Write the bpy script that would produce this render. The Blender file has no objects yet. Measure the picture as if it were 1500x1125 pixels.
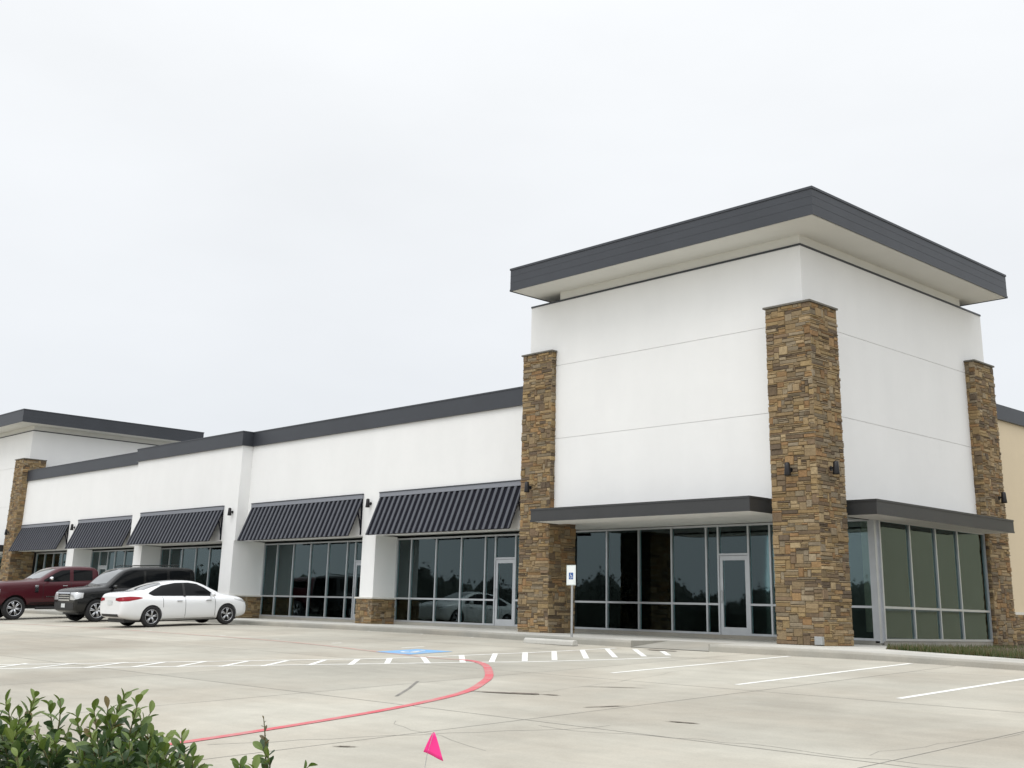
import bpy, math, random
from mathutils import Vector, Matrix
from mathutils.bvhtree import BVHTree
random.seed(7)
C = bpy.context.scene.collection
scene = bpy.context.scene
LOT_K = 0.045                       # the lot drains away from the shops at 4.5 %
def lot_z(y): return -0.15 + LOT_K*(y+3.3) if y < -3.3 else -0.15

# ------------------------------------------------------------------ materials
def new_mat(name):
    m = bpy.data.materials.new(name); m.use_nodes = True
    nt = m.node_tree; b = nt.nodes['Principled BSDF']
    return m, nt, b
def N(nt, t, **kw):
    n = nt.nodes.new(t)
    for k, v in kw.items():
        if k in n.inputs: n.inputs[k].default_value = v
        else: setattr(n, k, v)
    return n
def coords(nt, scale=1.0):
    g = N(nt, 'ShaderNodeNewGeometry')
    return g.outputs['Position']
def mat(name, col, rough=0.5, metal=0.0, var=0.0, vscale=3.0, bump=0.0, bscale=60.0, spec=0.5, coat=0.0, detail=6.0):
    m, nt, b = new_mat(name)
    b.inputs['Base Color'].default_value = (*col, 1)
    b.inputs['Roughness'].default_value = rough
    b.inputs['Metallic'].default_value = metal
    b.inputs['Specular IOR Level'].default_value = spec
    b.inputs['Coat Weight'].default_value = coat
    b.inputs['Coat Roughness'].default_value = 0.04
    pos = N(nt, 'ShaderNodeTexCoord').outputs['Object']
    if var > 0:
        n = N(nt, 'ShaderNodeTexNoise', Scale=vscale, Detail=detail, Roughness=0.6)
        nt.links.new(pos, n.inputs['Vector'])
        r = N(nt, 'ShaderNodeMapRange'); r.inputs['To Min'].default_value = 1-var; r.inputs['To Max'].default_value = 1+var
        r.inputs['From Min'].default_value = .3; r.inputs['From Max'].default_value = .7
        nt.links.new(n.outputs['Fac'], r.inputs['Value'])
        mx = N(nt, 'ShaderNodeVectorMath', operation='SCALE'); mx.inputs[0].default_value = col
        nt.links.new(r.outputs['Result'], mx.inputs['Scale']); nt.links.new(mx.outputs[0], b.inputs['Base Color'])
    if bump > 0:
        n2 = N(nt, 'ShaderNodeTexNoise', Scale=bscale, Detail=4.0)
        nt.links.new(pos, n2.inputs['Vector'])
        bp = N(nt, 'ShaderNodeBump', Strength=bump, Distance=0.01)
        nt.links.new(n2.outputs['Fac'], bp.inputs['Height']); nt.links.new(bp.outputs['Normal'], b.inputs['Normal'])
    return m

def mat_stucco(name, col):
    m, nt, b = new_mat(name)
    pos = N(nt, 'ShaderNodeTexCoord').outputs['Object']
    b.inputs['Roughness'].default_value = .85; b.inputs['Specular IOR Level'].default_value = .25
    n = N(nt, 'ShaderNodeTexNoise', Scale=.55, Detail=7.0, Roughness=.65); nt.links.new(pos, n.inputs['Vector'])
    mp = N(nt, 'ShaderNodeMapping'); mp.inputs['Scale'].default_value = (.8, .8, .25); nt.links.new(pos, mp.inputs['Vector'])
    s = N(nt, 'ShaderNodeTexNoise', Scale=1.2, Detail=5.0, Roughness=.6); nt.links.new(mp.outputs[0], s.inputs['Vector'])
    ad = N(nt, 'ShaderNodeMath', operation='ADD'); nt.links.new(n.outputs['Fac'], ad.inputs[0]); nt.links.new(s.outputs['Fac'], ad.inputs[1])
    r = N(nt, 'ShaderNodeMapRange'); r.inputs['From Min'].default_value = .7; r.inputs['From Max'].default_value = 1.3
    r.inputs['To Min'].default_value = .965; r.inputs['To Max'].default_value = 1.015; nt.links.new(ad.outputs[0], r.inputs['Value'])
    mx = N(nt, 'ShaderNodeVectorMath', operation='SCALE'); mx.inputs[0].default_value = col
    nt.links.new(r.outputs['Result'], mx.inputs['Scale']); nt.links.new(mx.outputs[0], b.inputs['Base Color'])
    n2 = N(nt, 'ShaderNodeTexNoise', Scale=90.0, Detail=3.0); nt.links.new(pos, n2.inputs['Vector'])
    n3 = N(nt, 'ShaderNodeTexNoise', Scale=1.6, Detail=2.0); nt.links.new(pos, n3.inputs['Vector'])
    bp = N(nt, 'ShaderNodeBump', Strength=.25, Distance=.004); nt.links.new(n2.outputs['Fac'], bp.inputs['Height'])
    bp2 = N(nt, 'ShaderNodeBump', Strength=.25, Distance=.03); nt.links.new(n3.outputs['Fac'], bp2.inputs['Height'])
    nt.links.new(bp.outputs['Normal'], bp2.inputs['Normal']); nt.links.new(bp2.outputs['Normal'], b.inputs['Normal'])
    return m

def mat_stone(name):
    m, nt, b = new_mat(name)
    a = N(nt, 'ShaderNodeAttribute', attribute_name='stone_tone')
    pos = N(nt, 'ShaderNodeTexCoord').outputs['Object']
    n = N(nt, 'ShaderNodeTexNoise', Scale=14.0, Detail=6.0, Roughness=.65); nt.links.new(pos, n.inputs['Vector'])
    r = N(nt, 'ShaderNodeMapRange'); r.inputs['From Min'].default_value = .3; r.inputs['From Max'].default_value = .7
    r.inputs['To Min'].default_value = .8; r.inputs['To Max'].default_value = 1.2; nt.links.new(n.outputs['Fac'], r.inputs['Value'])
    mx = N(nt, 'ShaderNodeVectorMath', operation='SCALE'); nt.links.new(a.outputs['Color'], mx.inputs[0])
    nt.links.new(r.outputs['Result'], mx.inputs['Scale']); nt.links.new(mx.outputs[0], b.inputs['Base Color'])
    b.inputs['Roughness'].default_value = .85; b.inputs['Specular IOR Level'].default_value = .3
    n2 = N(nt, 'ShaderNodeTexNoise', Scale=22.0, Detail=8.0, Roughness=.7); nt.links.new(pos, n2.inputs['Vector'])
    bp = N(nt, 'ShaderNodeBump', Strength=.8, Distance=.02); nt.links.new(n2.outputs['Fac'], bp.inputs['Height'])
    nt.links.new(bp.outputs['Normal'], b.inputs['Normal'])
    return m

def mat_glass(name, tint, ior=1.75):
    m = bpy.data.materials.new(name); m.use_nodes = True; nt = m.node_tree
    nt.nodes.remove(nt.nodes['Principled BSDF']); out = nt.nodes['Material Output']
    t = N(nt, 'ShaderNodeBsdfTransparent'); t.inputs['Color'].default_value = (*tint, 1)
    g = N(nt, 'ShaderNodeBsdfGlossy'); g.inputs['Roughness'].default_value = .015; g.inputs['Color'].default_value = (.76, .95, .97, 1)
    pos = N(nt, 'ShaderNodeNewGeometry').outputs['Position']
    nz = N(nt, 'ShaderNodeTexNoise', Scale=.9, Detail=1.0); nt.links.new(pos, nz.inputs['Vector'])
    bp = N(nt, 'ShaderNodeBump', Strength=.02, Distance=.004); nt.links.new(nz.outputs['Fac'], bp.inputs['Height'])
    nt.links.new(bp.outputs['Normal'], g.inputs['Normal'])
    f = N(nt, 'ShaderNodeFresnel', IOR=ior)
    mix = N(nt, 'ShaderNodeMixShader'); nt.links.new(f.outputs[0], mix.inputs['Fac'])
    nt.links.new(t.outputs[0], mix.inputs[1]); nt.links.new(g.outputs[0], mix.inputs[2]); nt.links.new(mix.outputs[0], out.inputs['Surface'])
    return m

def mat_concrete(name, col, joints=True, slab=4.6, warm=(.395, .36, .30)):
    """pale broom-finished concrete: poured slabs of slightly different tone, dirt, tyre streaks"""
    m, nt, b = new_mat(name); L = nt.links.new
    pos = N(nt, 'ShaderNodeNewGeometry').outputs['Position']
    def noise(scale, detail=6.0, rough=.6, vec=None, dist=0.0):
        n = N(nt, 'ShaderNodeTexNoise', Scale=scale, Detail=detail, Roughness=rough, Distortion=dist); L(vec or pos, n.inputs['Vector']); return n.outputs['Fac']
    def rng(v, a, b_, c, d):
        r = N(nt, 'ShaderNodeMapRange'); L(v, r.inputs['Value'])
        for k, x in zip(('From Min', 'From Max', 'To Min', 'To Max'), (a, b_, c, d)): r.inputs[k].default_value = x
        return r.outputs['Result']
    def mul(a, b_):
        n = N(nt, 'ShaderNodeMath', operation='MULTIPLY'); L(a, n.inputs[0]); L(b_, n.inputs[1]); return n.outputs[0]
    big = rng(noise(.13, 6.0, .65), .34, .66, .82, 1.12)
    mid = rng(noise(1.1, 7.0, .68, dist=.4), .3, .7, .92, 1.07)
    fine = rng(noise(38.0, 4.0, .7), .3, .7, .93, 1.06)
    f = mul(mul(big, mid), fine)
    mp = N(nt, 'ShaderNodeMapping'); mp.inputs['Rotation'].default_value = (0, 0, math.radians(28)); mp.inputs['Scale'].default_value = (.22, 2.6, 1); L(pos, mp.inputs['Vector'])
    f = mul(f, rng(noise(.8, 5.0, .62, mp.outputs[0]), .35, .65, .94, 1.04))
    if joints:
        of = N(nt, 'ShaderNodeVectorMath', operation='SUBTRACT'); L(pos, of.inputs[0]); of.inputs[1].default_value = (5.1, -14.25, 0)
        fl = N(nt, 'ShaderNodeVectorMath', operation='DIVIDE'); L(of.outputs[0], fl.inputs[0]); fl.inputs[1].default_value = (slab, slab, 1e6)
        fo = N(nt, 'ShaderNodeVectorMath', operation='FLOOR'); L(fl.outputs[0], fo.inputs[0])
        wn = N(nt, 'ShaderNodeTexWhiteNoise'); L(fo.outputs[0], wn.inputs['Vector'])
        f = mul(f, rng(wn.outputs['Value'], 0, 1, .91, 1.06))
    mixc = N(nt, 'ShaderNodeMix', data_type='RGBA'); mixc.inputs[6].default_value = (*col, 1); mixc.inputs[7].default_value = (*warm, 1)
    L(rng(noise(.21, 4.0, .6), .42, .66, 0, .8), mixc.inputs[0])
    sc = N(nt, 'ShaderNodeVectorMath', operation='SCALE'); L(mixc.outputs[2], sc.inputs[0]); L(f, sc.inputs['Scale'])
    L(sc.outputs[0], b.inputs['Base Color'])
    b.inputs['Roughness'].default_value = .8; b.inputs['Specular IOR Level'].default_value = .3
    bp = N(nt, 'ShaderNodeBump', Strength=.3, Distance=.006); L(noise(60.0, 5.0), bp.inputs['Height']); L(bp.outputs['Normal'], b.inputs['Normal'])
    return m

def mat_paint(name, col, wear=.5):
    """traffic paint worn through to the concrete in places"""
    m, nt, b = new_mat(name); L = nt.links.new
    pos = N(nt, 'ShaderNodeNewGeometry').outputs['Position']
    n = N(nt, 'ShaderNodeTexNoise', Scale=1.5, Detail=10.0, Roughness=.8); L(pos, n.inputs['Vector'])
    r = N(nt, 'ShaderNodeMapRange'); L(n.outputs['Fac'], r.inputs['Value'])
    r.inputs['From Min'].default_value = .5-.1*wear; r.inputs['From Max'].default_value = .72; r.inputs['To Max'].default_value = wear
    mx = N(nt, 'ShaderNodeMix', data_type='RGBA'); mx.inputs[6].default_value = (*col, 1); mx.inputs[7].default_value = (.40, .385, .34, 1)
    L(r.outputs['Result'], mx.inputs[0]); L(mx.outputs[2], b.inputs['Base Color']); b.inputs['Roughness'].default_value = .7
    return m

def mat_leaf(name):
    m, nt, b = new_mat(name); L = nt.links.new
    a = N(nt, 'ShaderNodeAttribute', attribute_name='leaf_tone'); L(a.outputs['Color'], b.inputs['Base Color'])
    b.inputs['Roughness'].default_value = .38; b.inputs['Specular IOR Level'].default_value = .5
    t = N(nt, 'ShaderNodeBsdfTranslucent'); L(a.outputs['Color'], t.inputs['Color'])
    ad = N(nt, 'ShaderNodeMixShader'); ad.inputs['Fac'].default_value = .25
    L(b.outputs[0], ad.inputs[1]); L(t.outputs[0], ad.inputs[2]); L(ad.outputs[0], nt.nodes['Material Output'].inputs['Surface'])
    return m

M = dict(
    stucco=mat_stucco('white_stucco', (.80, .80, .79)),
    cream=mat_stucco('cream_stucco', (.64, .54, .39)),
    tan=mat_stucco('tan_stucco', (.66, .62, .46)),
    soffit=mat_stucco('soffit_plaster', (.70, .695, .655)),
    soffitw=mat_stucco('white_soffit', (.78, .77, .74)),
    fascia=mat('charcoal_metal', (.033, .037, .045), .45, 0, .10, 1.2, .05, 8, .5),
    canopy=mat('bronze_black_metal', (.034, .035, .036), .45, 0, .10, 1.5),
    awn_dark=mat('navy_pan_metal', (.007, .0075, .013), .65, 0, .08, 2, spec=.12),
    awn_light=mat('grey_seam_metal', (.092, .097, .112), .55, .1, .08, 2, spec=.2),
    awn_trim=mat('grey_flashing', (.24, .25, .28), .4, .3),
    alu=mat('clear_anodised_aluminium', (.52, .54, .56), .35, .55, .05, 3),
    glass=mat_glass('storefront_glass', (.68, .73, .72)),
    stone=mat_stone('ledge_stone'),
    mortar=mat('stone_mortar', (.15, .125, .09), .9, 0, .25, 6, .6, 30),
    cap=mat('stone_cap', (.13, .12, .10), .8, 0, .15, 6, .4, 30),
    ledge=mat('cast_ledge', (.62, .60, .55), .8, 0, .08, 6, .3, 30),
    concrete=mat_concrete('lot_concrete', (.440, .419, .358), warm=(.385, .345, .282)),
    walk=mat_concrete('walk_concrete', (.54, .53, .49), True, 1.5, (.48, .46, .41)),
    curb=mat_concrete('curb_concrete', (.30, .295, .265), False),
    joint=mat('joint_sealant', (.20, .19, .17), .9, 0, .3, 3),
    dirt=mat('damp_dirt', (.15, .125, .10), .9, 0, .35, 5),
    white_paint=mat_paint('white_traffic_paint', (.82, .82, .78), .6),
    red_paint=mat_paint('red_traffic_paint', (.57, .09, .112), .7),
    faded_paint=mat_paint('faded_red_paint', (.50, .30, .25), .95),
    blue_paint=mat_paint('blue_traffic_paint', (.16, .38, .66), .7),
    grass=mat('rough_grass', (.075, .085, .03), .9, 0, .45, 5, .5, 40),
    soil=mat('bed_soil', (.10, .075, .05), .95, 0, .4, 8, .8, 30),
    lamp=mat('bronze_lamp_metal', (.012, .011, .012), .4, .3),
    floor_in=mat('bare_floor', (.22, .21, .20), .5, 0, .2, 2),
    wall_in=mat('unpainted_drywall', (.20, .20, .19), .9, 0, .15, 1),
    stud=mat('galvanised_stud', (.62, .66, .66), .4, .3),
    curtain=mat('black_curtain', (.015, .016, .018), .9),
    blind=mat('olive_blind', (.55, .55, .42), .8, 0, .08, 2),
    steel=mat('galvanised_post', (.40, .41, .41), .45, .6, .1, 8),
    sign_white=mat('sign_white', (.80, .83, .82), .4), sign_blue=mat('sign_blue', (.02, .09, .30), .4), sign_green=mat('sign_green', (.06, .25, .16), .4),
    pink=mat('pink_vinyl', (.90, .035, .27), .45), wire=mat('flag_wire', (.55, .55, .55), .4, .6),
    rubber=mat('tyre_rubber', (.014, .014, .015), .75, 0, .2, 12),
    rim=mat('alloy_rim', (.55, .56, .58), .25, .9), rim_dark=mat('machined_dark_rim', (.16, .165, .17), .3, .8), chrome=mat('chrome', (.75, .76, .78), .12, 1),
    car_white=mat('white_car_paint', (.80, .81, .82), .22, 0, 0, 1, 0, 1, .5, .8),
    car_black=mat('black_car_paint', (.008, .0085, .009), .25, 0, 0, 1, 0, 1, .35, .35),
    car_maroon=mat('maroon_car_paint', (.068, .009, .015), .3, .1, 0, 1, 0, 1, .35, .3),
    plastic=mat('black_plastic', (.016, .016, .017), .55), car_glass=mat('tinted_car_glass', (.006, .007, .008), .05, 0, 0, 1, 0, 1, .2),
    windscreen=mat('windscreen_glass', (.05, .06, .062), .03, 0, 0, 1, 0, 1, 1.0, 1.0),
    tail=mat('red_lens', (.26, .005, .014), .18, 0, 0, 1, 0, 1, .2, .05), lens=mat('clear_lens', (.62, .63, .64), .12, .35, 0, 1, 0, 1, .6, 1),
    plate=mat('licence_plate', (.62, .64, .64), .5),
    leaf=mat_leaf('glossy_leaf'), twig=mat('young_twig', (.13, .12, .05), .8), far_leaf=mat('hazed_foliage', (.050, .060, .050), .9, 0, .5, .25),  # far foliage has haze put into its colour, lightened towards grey
    bark=mat('bark', (.06, .05, .04), .9, 0, .3, 6),
)

# ------------------------------------------------------------------ mesh helpers
class MB:
    def __init__(s): s.v = []; s.f = []; s.mi = []; s.col = []; s.hascol = False
    def face(s, pts, mi=0, col=None):
        b = len(s.v); s.v += [tuple(p) for p in pts]; s.f.append(tuple(range(b, b+len(pts)))); s.mi.append(mi); s.col.append(col)
        if col: s.hascol = True
        return s
    def box(s, x0, x1, y0, y1, z0, z1, mi=0, col=None):
        if x0 > x1: x0, x1 = x1, x0
        if y0 > y1: y0, y1 = y1, y0
        if z0 > z1: z0, z1 = z1, z0
        b = len(s.v); s.v += [(x0,y0,z0),(x1,y0,z0),(x1,y1,z0),(x0,y1,z0),(x0,y0,z1),(x1,y0,z1),(x1,y1,z1),(x0,y1,z1)]
        for q in ((0,3,2,1),(4,5,6,7),(0,1,5,4),(1,2,6,5),(2,3,7,6),(3,0,4,7)):
            s.f.append(tuple(b+i for i in q)); s.mi.append(mi); s.col.append(col)
        if col: s.hascol = True
        return s
    def prism(s, poly, axis, a0, a1, mi=0):
        """extrude a 2-D polygon along an axis ('x': poly is (y,z); 'y': (x,z); 'z': (x,y))"""
        def P(p, a): return {'x': (a, p[0], p[1]), 'y': (p[0], a, p[1]), 'z': (p[0], p[1], a)}[axis]
        n = len(poly); b = len(s.v); s.v += [P(p, a0) for p in poly] + [P(p, a1) for p in poly]
        s.f += [tuple(b+i for i in range(n))[::-1], tuple(b+n+i for i in range(n))]; s.mi += [mi, mi]; s.col += [None, None]
        for i in range(n):
            j = (i+1) % n; s.f.append((b+i, b+j, b+n+j, b+n+i)); s.mi.append(mi); s.col.append(None)
        return s
    def tube(s, pts, rad, seg=8, mi=0, col=None):
        pts = [Vector(p) for p in pts]; rad = rad if isinstance(rad, (list, tuple)) else [rad]*len(pts); rings = []
        for i, p in enumerate(pts):
            d = (pts[min(i+1, len(pts)-1)] - pts[max(i-1, 0)]).normalized()
            a = d.orthogonal().normalized(); c = d.cross(a); b = len(s.v)
            s.v += [tuple(p + (a*math.cos(t)+c*math.sin(t))*rad[i]) for t in [2*math.pi*k/seg for k in range(seg)]]; rings.append(b)
        for r0, r1 in zip(rings, rings[1:]):
            for k in range(seg):
                s.f.append((r0+k, r0+(k+1) % seg, r1+(k+1) % seg, r1+k)); s.mi.append(mi); s.col.append(col)
        for r in (rings[0], rings[-1]):
            s.f.append(tuple(r+k for k in range(seg))); s.mi.append(mi); s.col.append(col)
        if col: s.hascol = True
        return s
    def lathe(s, prof, o, axis='z', seg=24, mi=0):
        """prof: (radius, height) pairs turned about an axis through o"""
        rings = []
        for r, h in prof:
            b = len(s.v)
            for k in range(seg):
                t = 2*math.pi*k/seg; c, n = r*math.cos(t), r*math.sin(t)
                p = {'z': (c, n, h), 'y': (c, h, n), 'x': (h, c, n)}[axis]; s.v.append((o[0]+p[0], o[1]+p[1], o[2]+p[2]))
            rings.append(b)
        for r0, r1 in zip(rings, rings[1:]):
            for k in range(seg):
                s.f.append((r0+k, r0+(k+1) % seg, r1+(k+1) % seg, r1+k)); s.mi.append(mi); s.col.append(None)
        return s
    def build(s, name, mats, parent=None, smooth=False, bevel=0, attr=None, fixn=True, weld=False):
        me = bpy.data.meshes.new(name); me.from_pydata(s.v, [], s.f)
        for m in (mats if isinstance(mats, (list, tuple)) else [mats]): me.materials.append(m)
        me.polygons.foreach_set('material_index', s.mi)
        if s.hascol and attr:
            at = me.color_attributes.new(attr, 'FLOAT_COLOR', 'CORNER'); buf = []
            for p, c in zip(me.polygons, s.col): buf += list((*(c or (.1, .1, .1)), 1.0))*p.loop_total
            at.data.foreach_set('color', buf)
        if weld:
            import bmesh
            bm = bmesh.new(); bm.from_mesh(me); bmesh.ops.remove_doubles(bm, verts=bm.verts, dist=1e-5); bm.to_mesh(me); bm.free()
        if fixn:
            import bmesh
            bm = bmesh.new(); bm.from_mesh(me); bmesh.ops.recalc_face_normals(bm, faces=bm.faces); bm.to_mesh(me); bm.free()
        if smooth: me.polygons.foreach_set('use_smooth', [True]*len(me.polygons))
        o = bpy.data.objects.new(name, me); C.objects.link(o)
        if parent: 
            o.parent = parent
            if parent.type == 'MESH' and parent.parent is None or parent.type == 'EMPTY': pass
        if bevel:
            md = o.modifiers.new('bevel', 'BEVEL'); md.width = bevel; md.segments = 2; md.limit_method = 'ANGLE'
        return o
def thing(name, label, cat, loc=(0, 0, 0), group=None):
    o = bpy.data.objects.new(name, None); C.objects.link(o); o.location = loc; o.empty_display_size = .2
    o['label'] = label; o['category'] = cat
    if group: o['group'] = group
    return o
def tag(o, label, cat, group=None):
    o['label'] = label; o['category'] = cat
    if group: o['group'] = group
    return o
def structure(o): o['kind'] = 'structure'; return o
def stuff(o, label, cat): o['kind'] = 'stuff'; o['label'] = label; o['category'] = cat; return o

# ------------------------------------------------------------------ the lot, walks and painted marks
curb_bottom = [(-90, -1.6), (-20, -1.6), (-13, -1.55), (-10, -2.0), (-7, -2.7), (-4.5, -3.2), (-2.9, -3.35), (1.4, -3.35), (3.5, -3.3), (6.4, -3.75), (11, -5.0), (18, -8.0), (40, -18)]
def lot_surface(y): return lot_z(y)
g = MB()
ys = [-600, -60, -45, -30, -20, -12, -8, -5, -3.3, 0, 40, 600]
xs = [-600, -150, -60, -30, -15, -5, 0, 5, 15, 40, 150, 600]
zz = lambda y: -0.15 if y >= -3.3 else (lot_z(y) if y > -50 else lot_z(-50))
for x0, x1 in zip(xs, xs[1:]):
    for y0, y1 in zip(ys, ys[1:]):
        g.face([(x0, y0, zz(y0)), (x1, y0, zz(y0)), (x1, y1, zz(y1)), (x0, y1, zz(y1))])
structure(g.build('parking_lot', M['concrete']))

def walk_top(x): return 0.0 if x < 2 else -0.012*(x-2)
def interp(tab, x):
    for (a, b), (c, d) in zip(tab, tab[1:]):
        if a <= x <= c: return b+(d-b)*(x-a)/(c-a)
    return tab[-1][1]
# sidewalk: slab with a rounded curb nose; a flush ramp is cut out of it beside the striped aisle
RAMP0, RAMP1 = -2.75, -0.55
sx = [-90, -60, -40, -25, -20, -16, -13, -11.5, -10, -8.5, -7, -5.7, -4.5, -3.6, -2.9, RAMP0, RAMP1, 0.3, 1.2, 2.1, 2.4, 3.5, 4.5, 5.5, 6.4, 8, 11, 14, 18, 40]
back = lambda x: 2.6 if x < .3 else interp([(.3, 2.6), (2.1, -.7), (5.4, -1.6), (12, -3.4), (18, -6.0), (40, -16)], x)
w = MB(); cb = MB()
for x0, x1 in zip(sx, sx[1:]):
    r = (x0 >= RAMP0-1e-6 and x1 <= RAMP1+1e-6)
    c0, c1 = interp(curb_bottom, x0), interp(curb_bottom, x1); t0, t1 = walk_top(x0), walk_top(x1); b0, b1 = zz(c0), zz(c1)
    y0 = c0+1.35 if r else c0+.17; y1 = c1+1.35 if r else c1+.17
    w.face([(x0, y0, t0), (x1, y1, t1), (x1, max(back(x1), y1+.01), t1), (x0, max(back(x0), y0+.01), t0)])
    if r:
        cb.face([(x0, c0, b0+.012), (x1, c1, b1+.012), (x1, y1, t1), (x0, y0, t0)])
    else:
        prof = [(0, -.03), (.012, .105), (.03, .135), (.06, .15), (.17, .15)]
        for (d0, h0), (d1, h1) in zip(prof, prof[1:]):
            f0 = (t0-b0)/.15; f1 = (t1-b1)/.15
            cb.face([(x0, c0+d0, b0+h0*f0), (x1, c1+d0, b1+h0*f1), (x1, c1+d1, b1+h1*f1), (x0, c0+d1, b0+h1*f0)])
for x, sgn in ((RAMP0, 1), (RAMP1, -1)):          # cheeks of the ramp
    c = interp(curb_bottom, x)
    cb.face([(x, c, zz(c)-.02), (x, c+1.35, -.001), (x, c, 0)] if sgn > 0 else [(x, c, zz(c)-.02), (x, c, 0), (x, c+1.35, -.001)])
structure(w.build('sidewalk', M['walk'])); structure(cb.build('curb', M['curb'], smooth=False))
jb = MB()
for x in [-45+1.8*i for i in range(30)]:
    c = interp(curb_bottom, x)
    if not RAMP0 < x < RAMP1: jb.face([(x-.008, c+.18, .003), (x+.008, c+.18, .003), (x+.008, 1.0, .003), (x-.008, 1.0, .003)])
structure(jb.build('sidewalk_joints', M['joint']))

def ribbon(mb, pts, wd, lift=.003, mi=0):
    pts = [Vector((p[0], p[1])) for p in pts]; L = []
    for i, p in enumerate(pts):
        d = (pts[min(i+1, len(pts)-1)]-pts[max(i-1, 0)]).normalized(); n = Vector((-d.y, d.x)); ww = wd[i] if isinstance(wd, list) else wd
        L.append((p+n*ww/2, p-n*ww/2))
    for (a, b), (c, d) in zip(L, L[1:]):
        mb.face([(q.x, q.y, zz(q.y)+lift) for q in (b, d, c, a)], mi)
def subdiv(pts, k):
    out = []
    for i in range(len(pts)-1):                   # Catmull-Rom so that painted curves are smooth
        p0, p1, p2, p3 = [Vector(pts[max(0, min(len(pts)-1, j))]) for j in (i-1, i, i+1, i+2)]
        for s in range(k):
            t = s/k; out.append(tuple(.5*((2*p1)+(p2-p0)*t+(2*p0-5*p1+4*p2-p3)*t*t+(3*p1-p0-3*p2+p3)*t**3)))
    out.append(tuple(pts[-1])); return out
st = MB()
for a, b in (((1.51, -3.40), (1.53, -8.75)), ((4.22, -3.55), (4.34, -9.05)), ((7.05, -4.1), (7.1, -9.2)), ((9.8, -4.9), (9.85, -9.6))):
    ribbon(st, [a, b], .11)
for x in (-6.6, -9.4, -12.15, -14.9):
    ribbon(st, [(x, interp(curb_bottom, x)-.12), (x-.05, -6.9)], .10)
for x in (-20.2, -22.9, -25.7, -28.4, -31.2, -34.0, -36.7): ribbon(st, [(x+.9, -1.75), (x+.9, -7.0)], .10)
structure(st.build('parking_lines', M['white_paint']))
h_bot = [(-9.9, -18.2), (-8.6, -16.9), (-7.5, -15.6), (-6.33, -14.15), (-5.16, -12.7), (-3.97, -11.2), (-2.85, -9.75), (-2.1, -8.75), (-1.38, -7.95), (-.86, -7.0), (-.42, -6.1), (-.1, -5.2)]
h_top = [(-11.1, -17.8), (-9.9, -16.7), (-8.53, -15.2), (-7.42, -13.73), (-6.28, -12.13), (-5.11, -10.49), (-4.25, -9.3), (-3.85, -8.2), (-3.5, -6.98), (-3.22, -6.0), (-3.0, -4.75), (-2.85, -3.75)]
hs = MB(); ribbon(hs, subdiv(h_bot, 3), .115); ribbon(hs, subdiv(h_top, 3), .115)
bars = [((-7.69,-15.85),(-8.48,-14.78)),((-7.2,-15.2),(-7.8,-14.1)),((-6.53,-14.5),(-7.26,-13.3)),((-6.0,-13.8),(-6.75,-12.7)),((-5.43,-13.2),(-6.26,-12.11)),((-4.84,-12.6),(-5.69,-11.5)),((-4.34,-12.0),(-5.2,-10.9)),((-3.85,-11.3),(-4.77,-10.3)),((-3.35,-10.7),(-4.42,-9.75)),((-3.0,-10.1),(-4.15,-9.15)),((-2.5,-9.5),(-3.95,-8.45)),((-2.12,-8.95),(-3.78,-7.55)),((-1.85,-8.45),(-3.6,-6.75)),((-1.5,-7.9),(-3.36,-6.1)),((-1.28,-7.3),(-3.18,-5.4)),((-1.08,-6.6),(-3.0,-4.7)),((-.85,-6.0),(-2.8,-4.1)),((-.6,-5.4),(-2.3,-3.75)),((-.42,-4.85),(-1.38,-3.9)),((-8.35,-16.6),(-9.4,-15.9)),((-9.1,-17.2),(-10.2,-16.7))]
for a, b in bars: ribbon(hs, [a, b], .115, .0045)
structure(hs.build('crosswalk_stripes', M['white_paint']))
rd = [(-2.75, -8.45), (-2.22, -8.56), (-1.33, -9.08), (-.25, -9.97), (.66, -10.8), (1.33, -11.55), (1.97, -12.34), (2.43, -13.12), (2.8, -13.95), (3.13, -14.84), (3.4, -15.75), (3.66, -16.77), (3.83, -17.5), (4.0, -18.5), (4.2, -20.5), (4.3, -26)]
rb = MB(); ribbon(rb, subdiv(rd, 4), .145, .006); structure(rb.build('fire_lane_line', M['red_paint']))
fb = MB(); ribbon(fb, subdiv([(-30, -7.6), (-22, -7.1), (-13.8, -7.15), (-9.75, -7.42), (-5.9, -8.1), (-3.6, -8.47), (-2.75, -8.45)], 4), .12, .0045); structure(fb.build('faded_fire_lane_line', M['faded_paint']))
def flat_poly(mb, pts, lift, mi=0): mb.face([(x, y, zz(y)+lift) for x, y in pts], mi)
# the painted wheelchair emblem: blue field, white figure
em = MB(); flat_poly(em, [(-5.98, -8.15), (-4.72, -8.2), (-4.72, -6.98), (-6.0, -6.95)], .006, 0)
ec, es = Vector((-5.36, -7.56)), .82
def ep(u, v): return (ec.x+u*es*.62, ec.y+v*es*.52)
def estroke(pts, wd): ribbon(em, [ep(*p) for p in pts], wd, .009, 1)
estroke([(.05+.42*math.cos(a), -.25+.42*math.sin(a)) for a in [math.radians(150+15*i) for i in range(15)]], .075)
estroke([(-.15, .55), (-.12, -.02), (.3, -.02), (.5, -.6), (.68, -.5)], .085); estroke([(-.14, .25), (.25, .25)], .07)
flat_poly(em, [ep(-.15+.13*math.cos(a), .74+.13*math.sin(a)) for a in [2*math.pi*i/12 for i in range(12)]], .009, 1)
structure(em.build('accessible_emblem', [M['blue_paint'], M['white_paint']]))
jt = MB()
for k in range(-11, 5):                          # saw-cut grid that bounds the poured slabs
    x = 5.1+4.6*k; ribbon(jt, [(x, max(-26, -26)), (x, interp(curb_bottom, x)-.02)], .013, .002)
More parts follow.
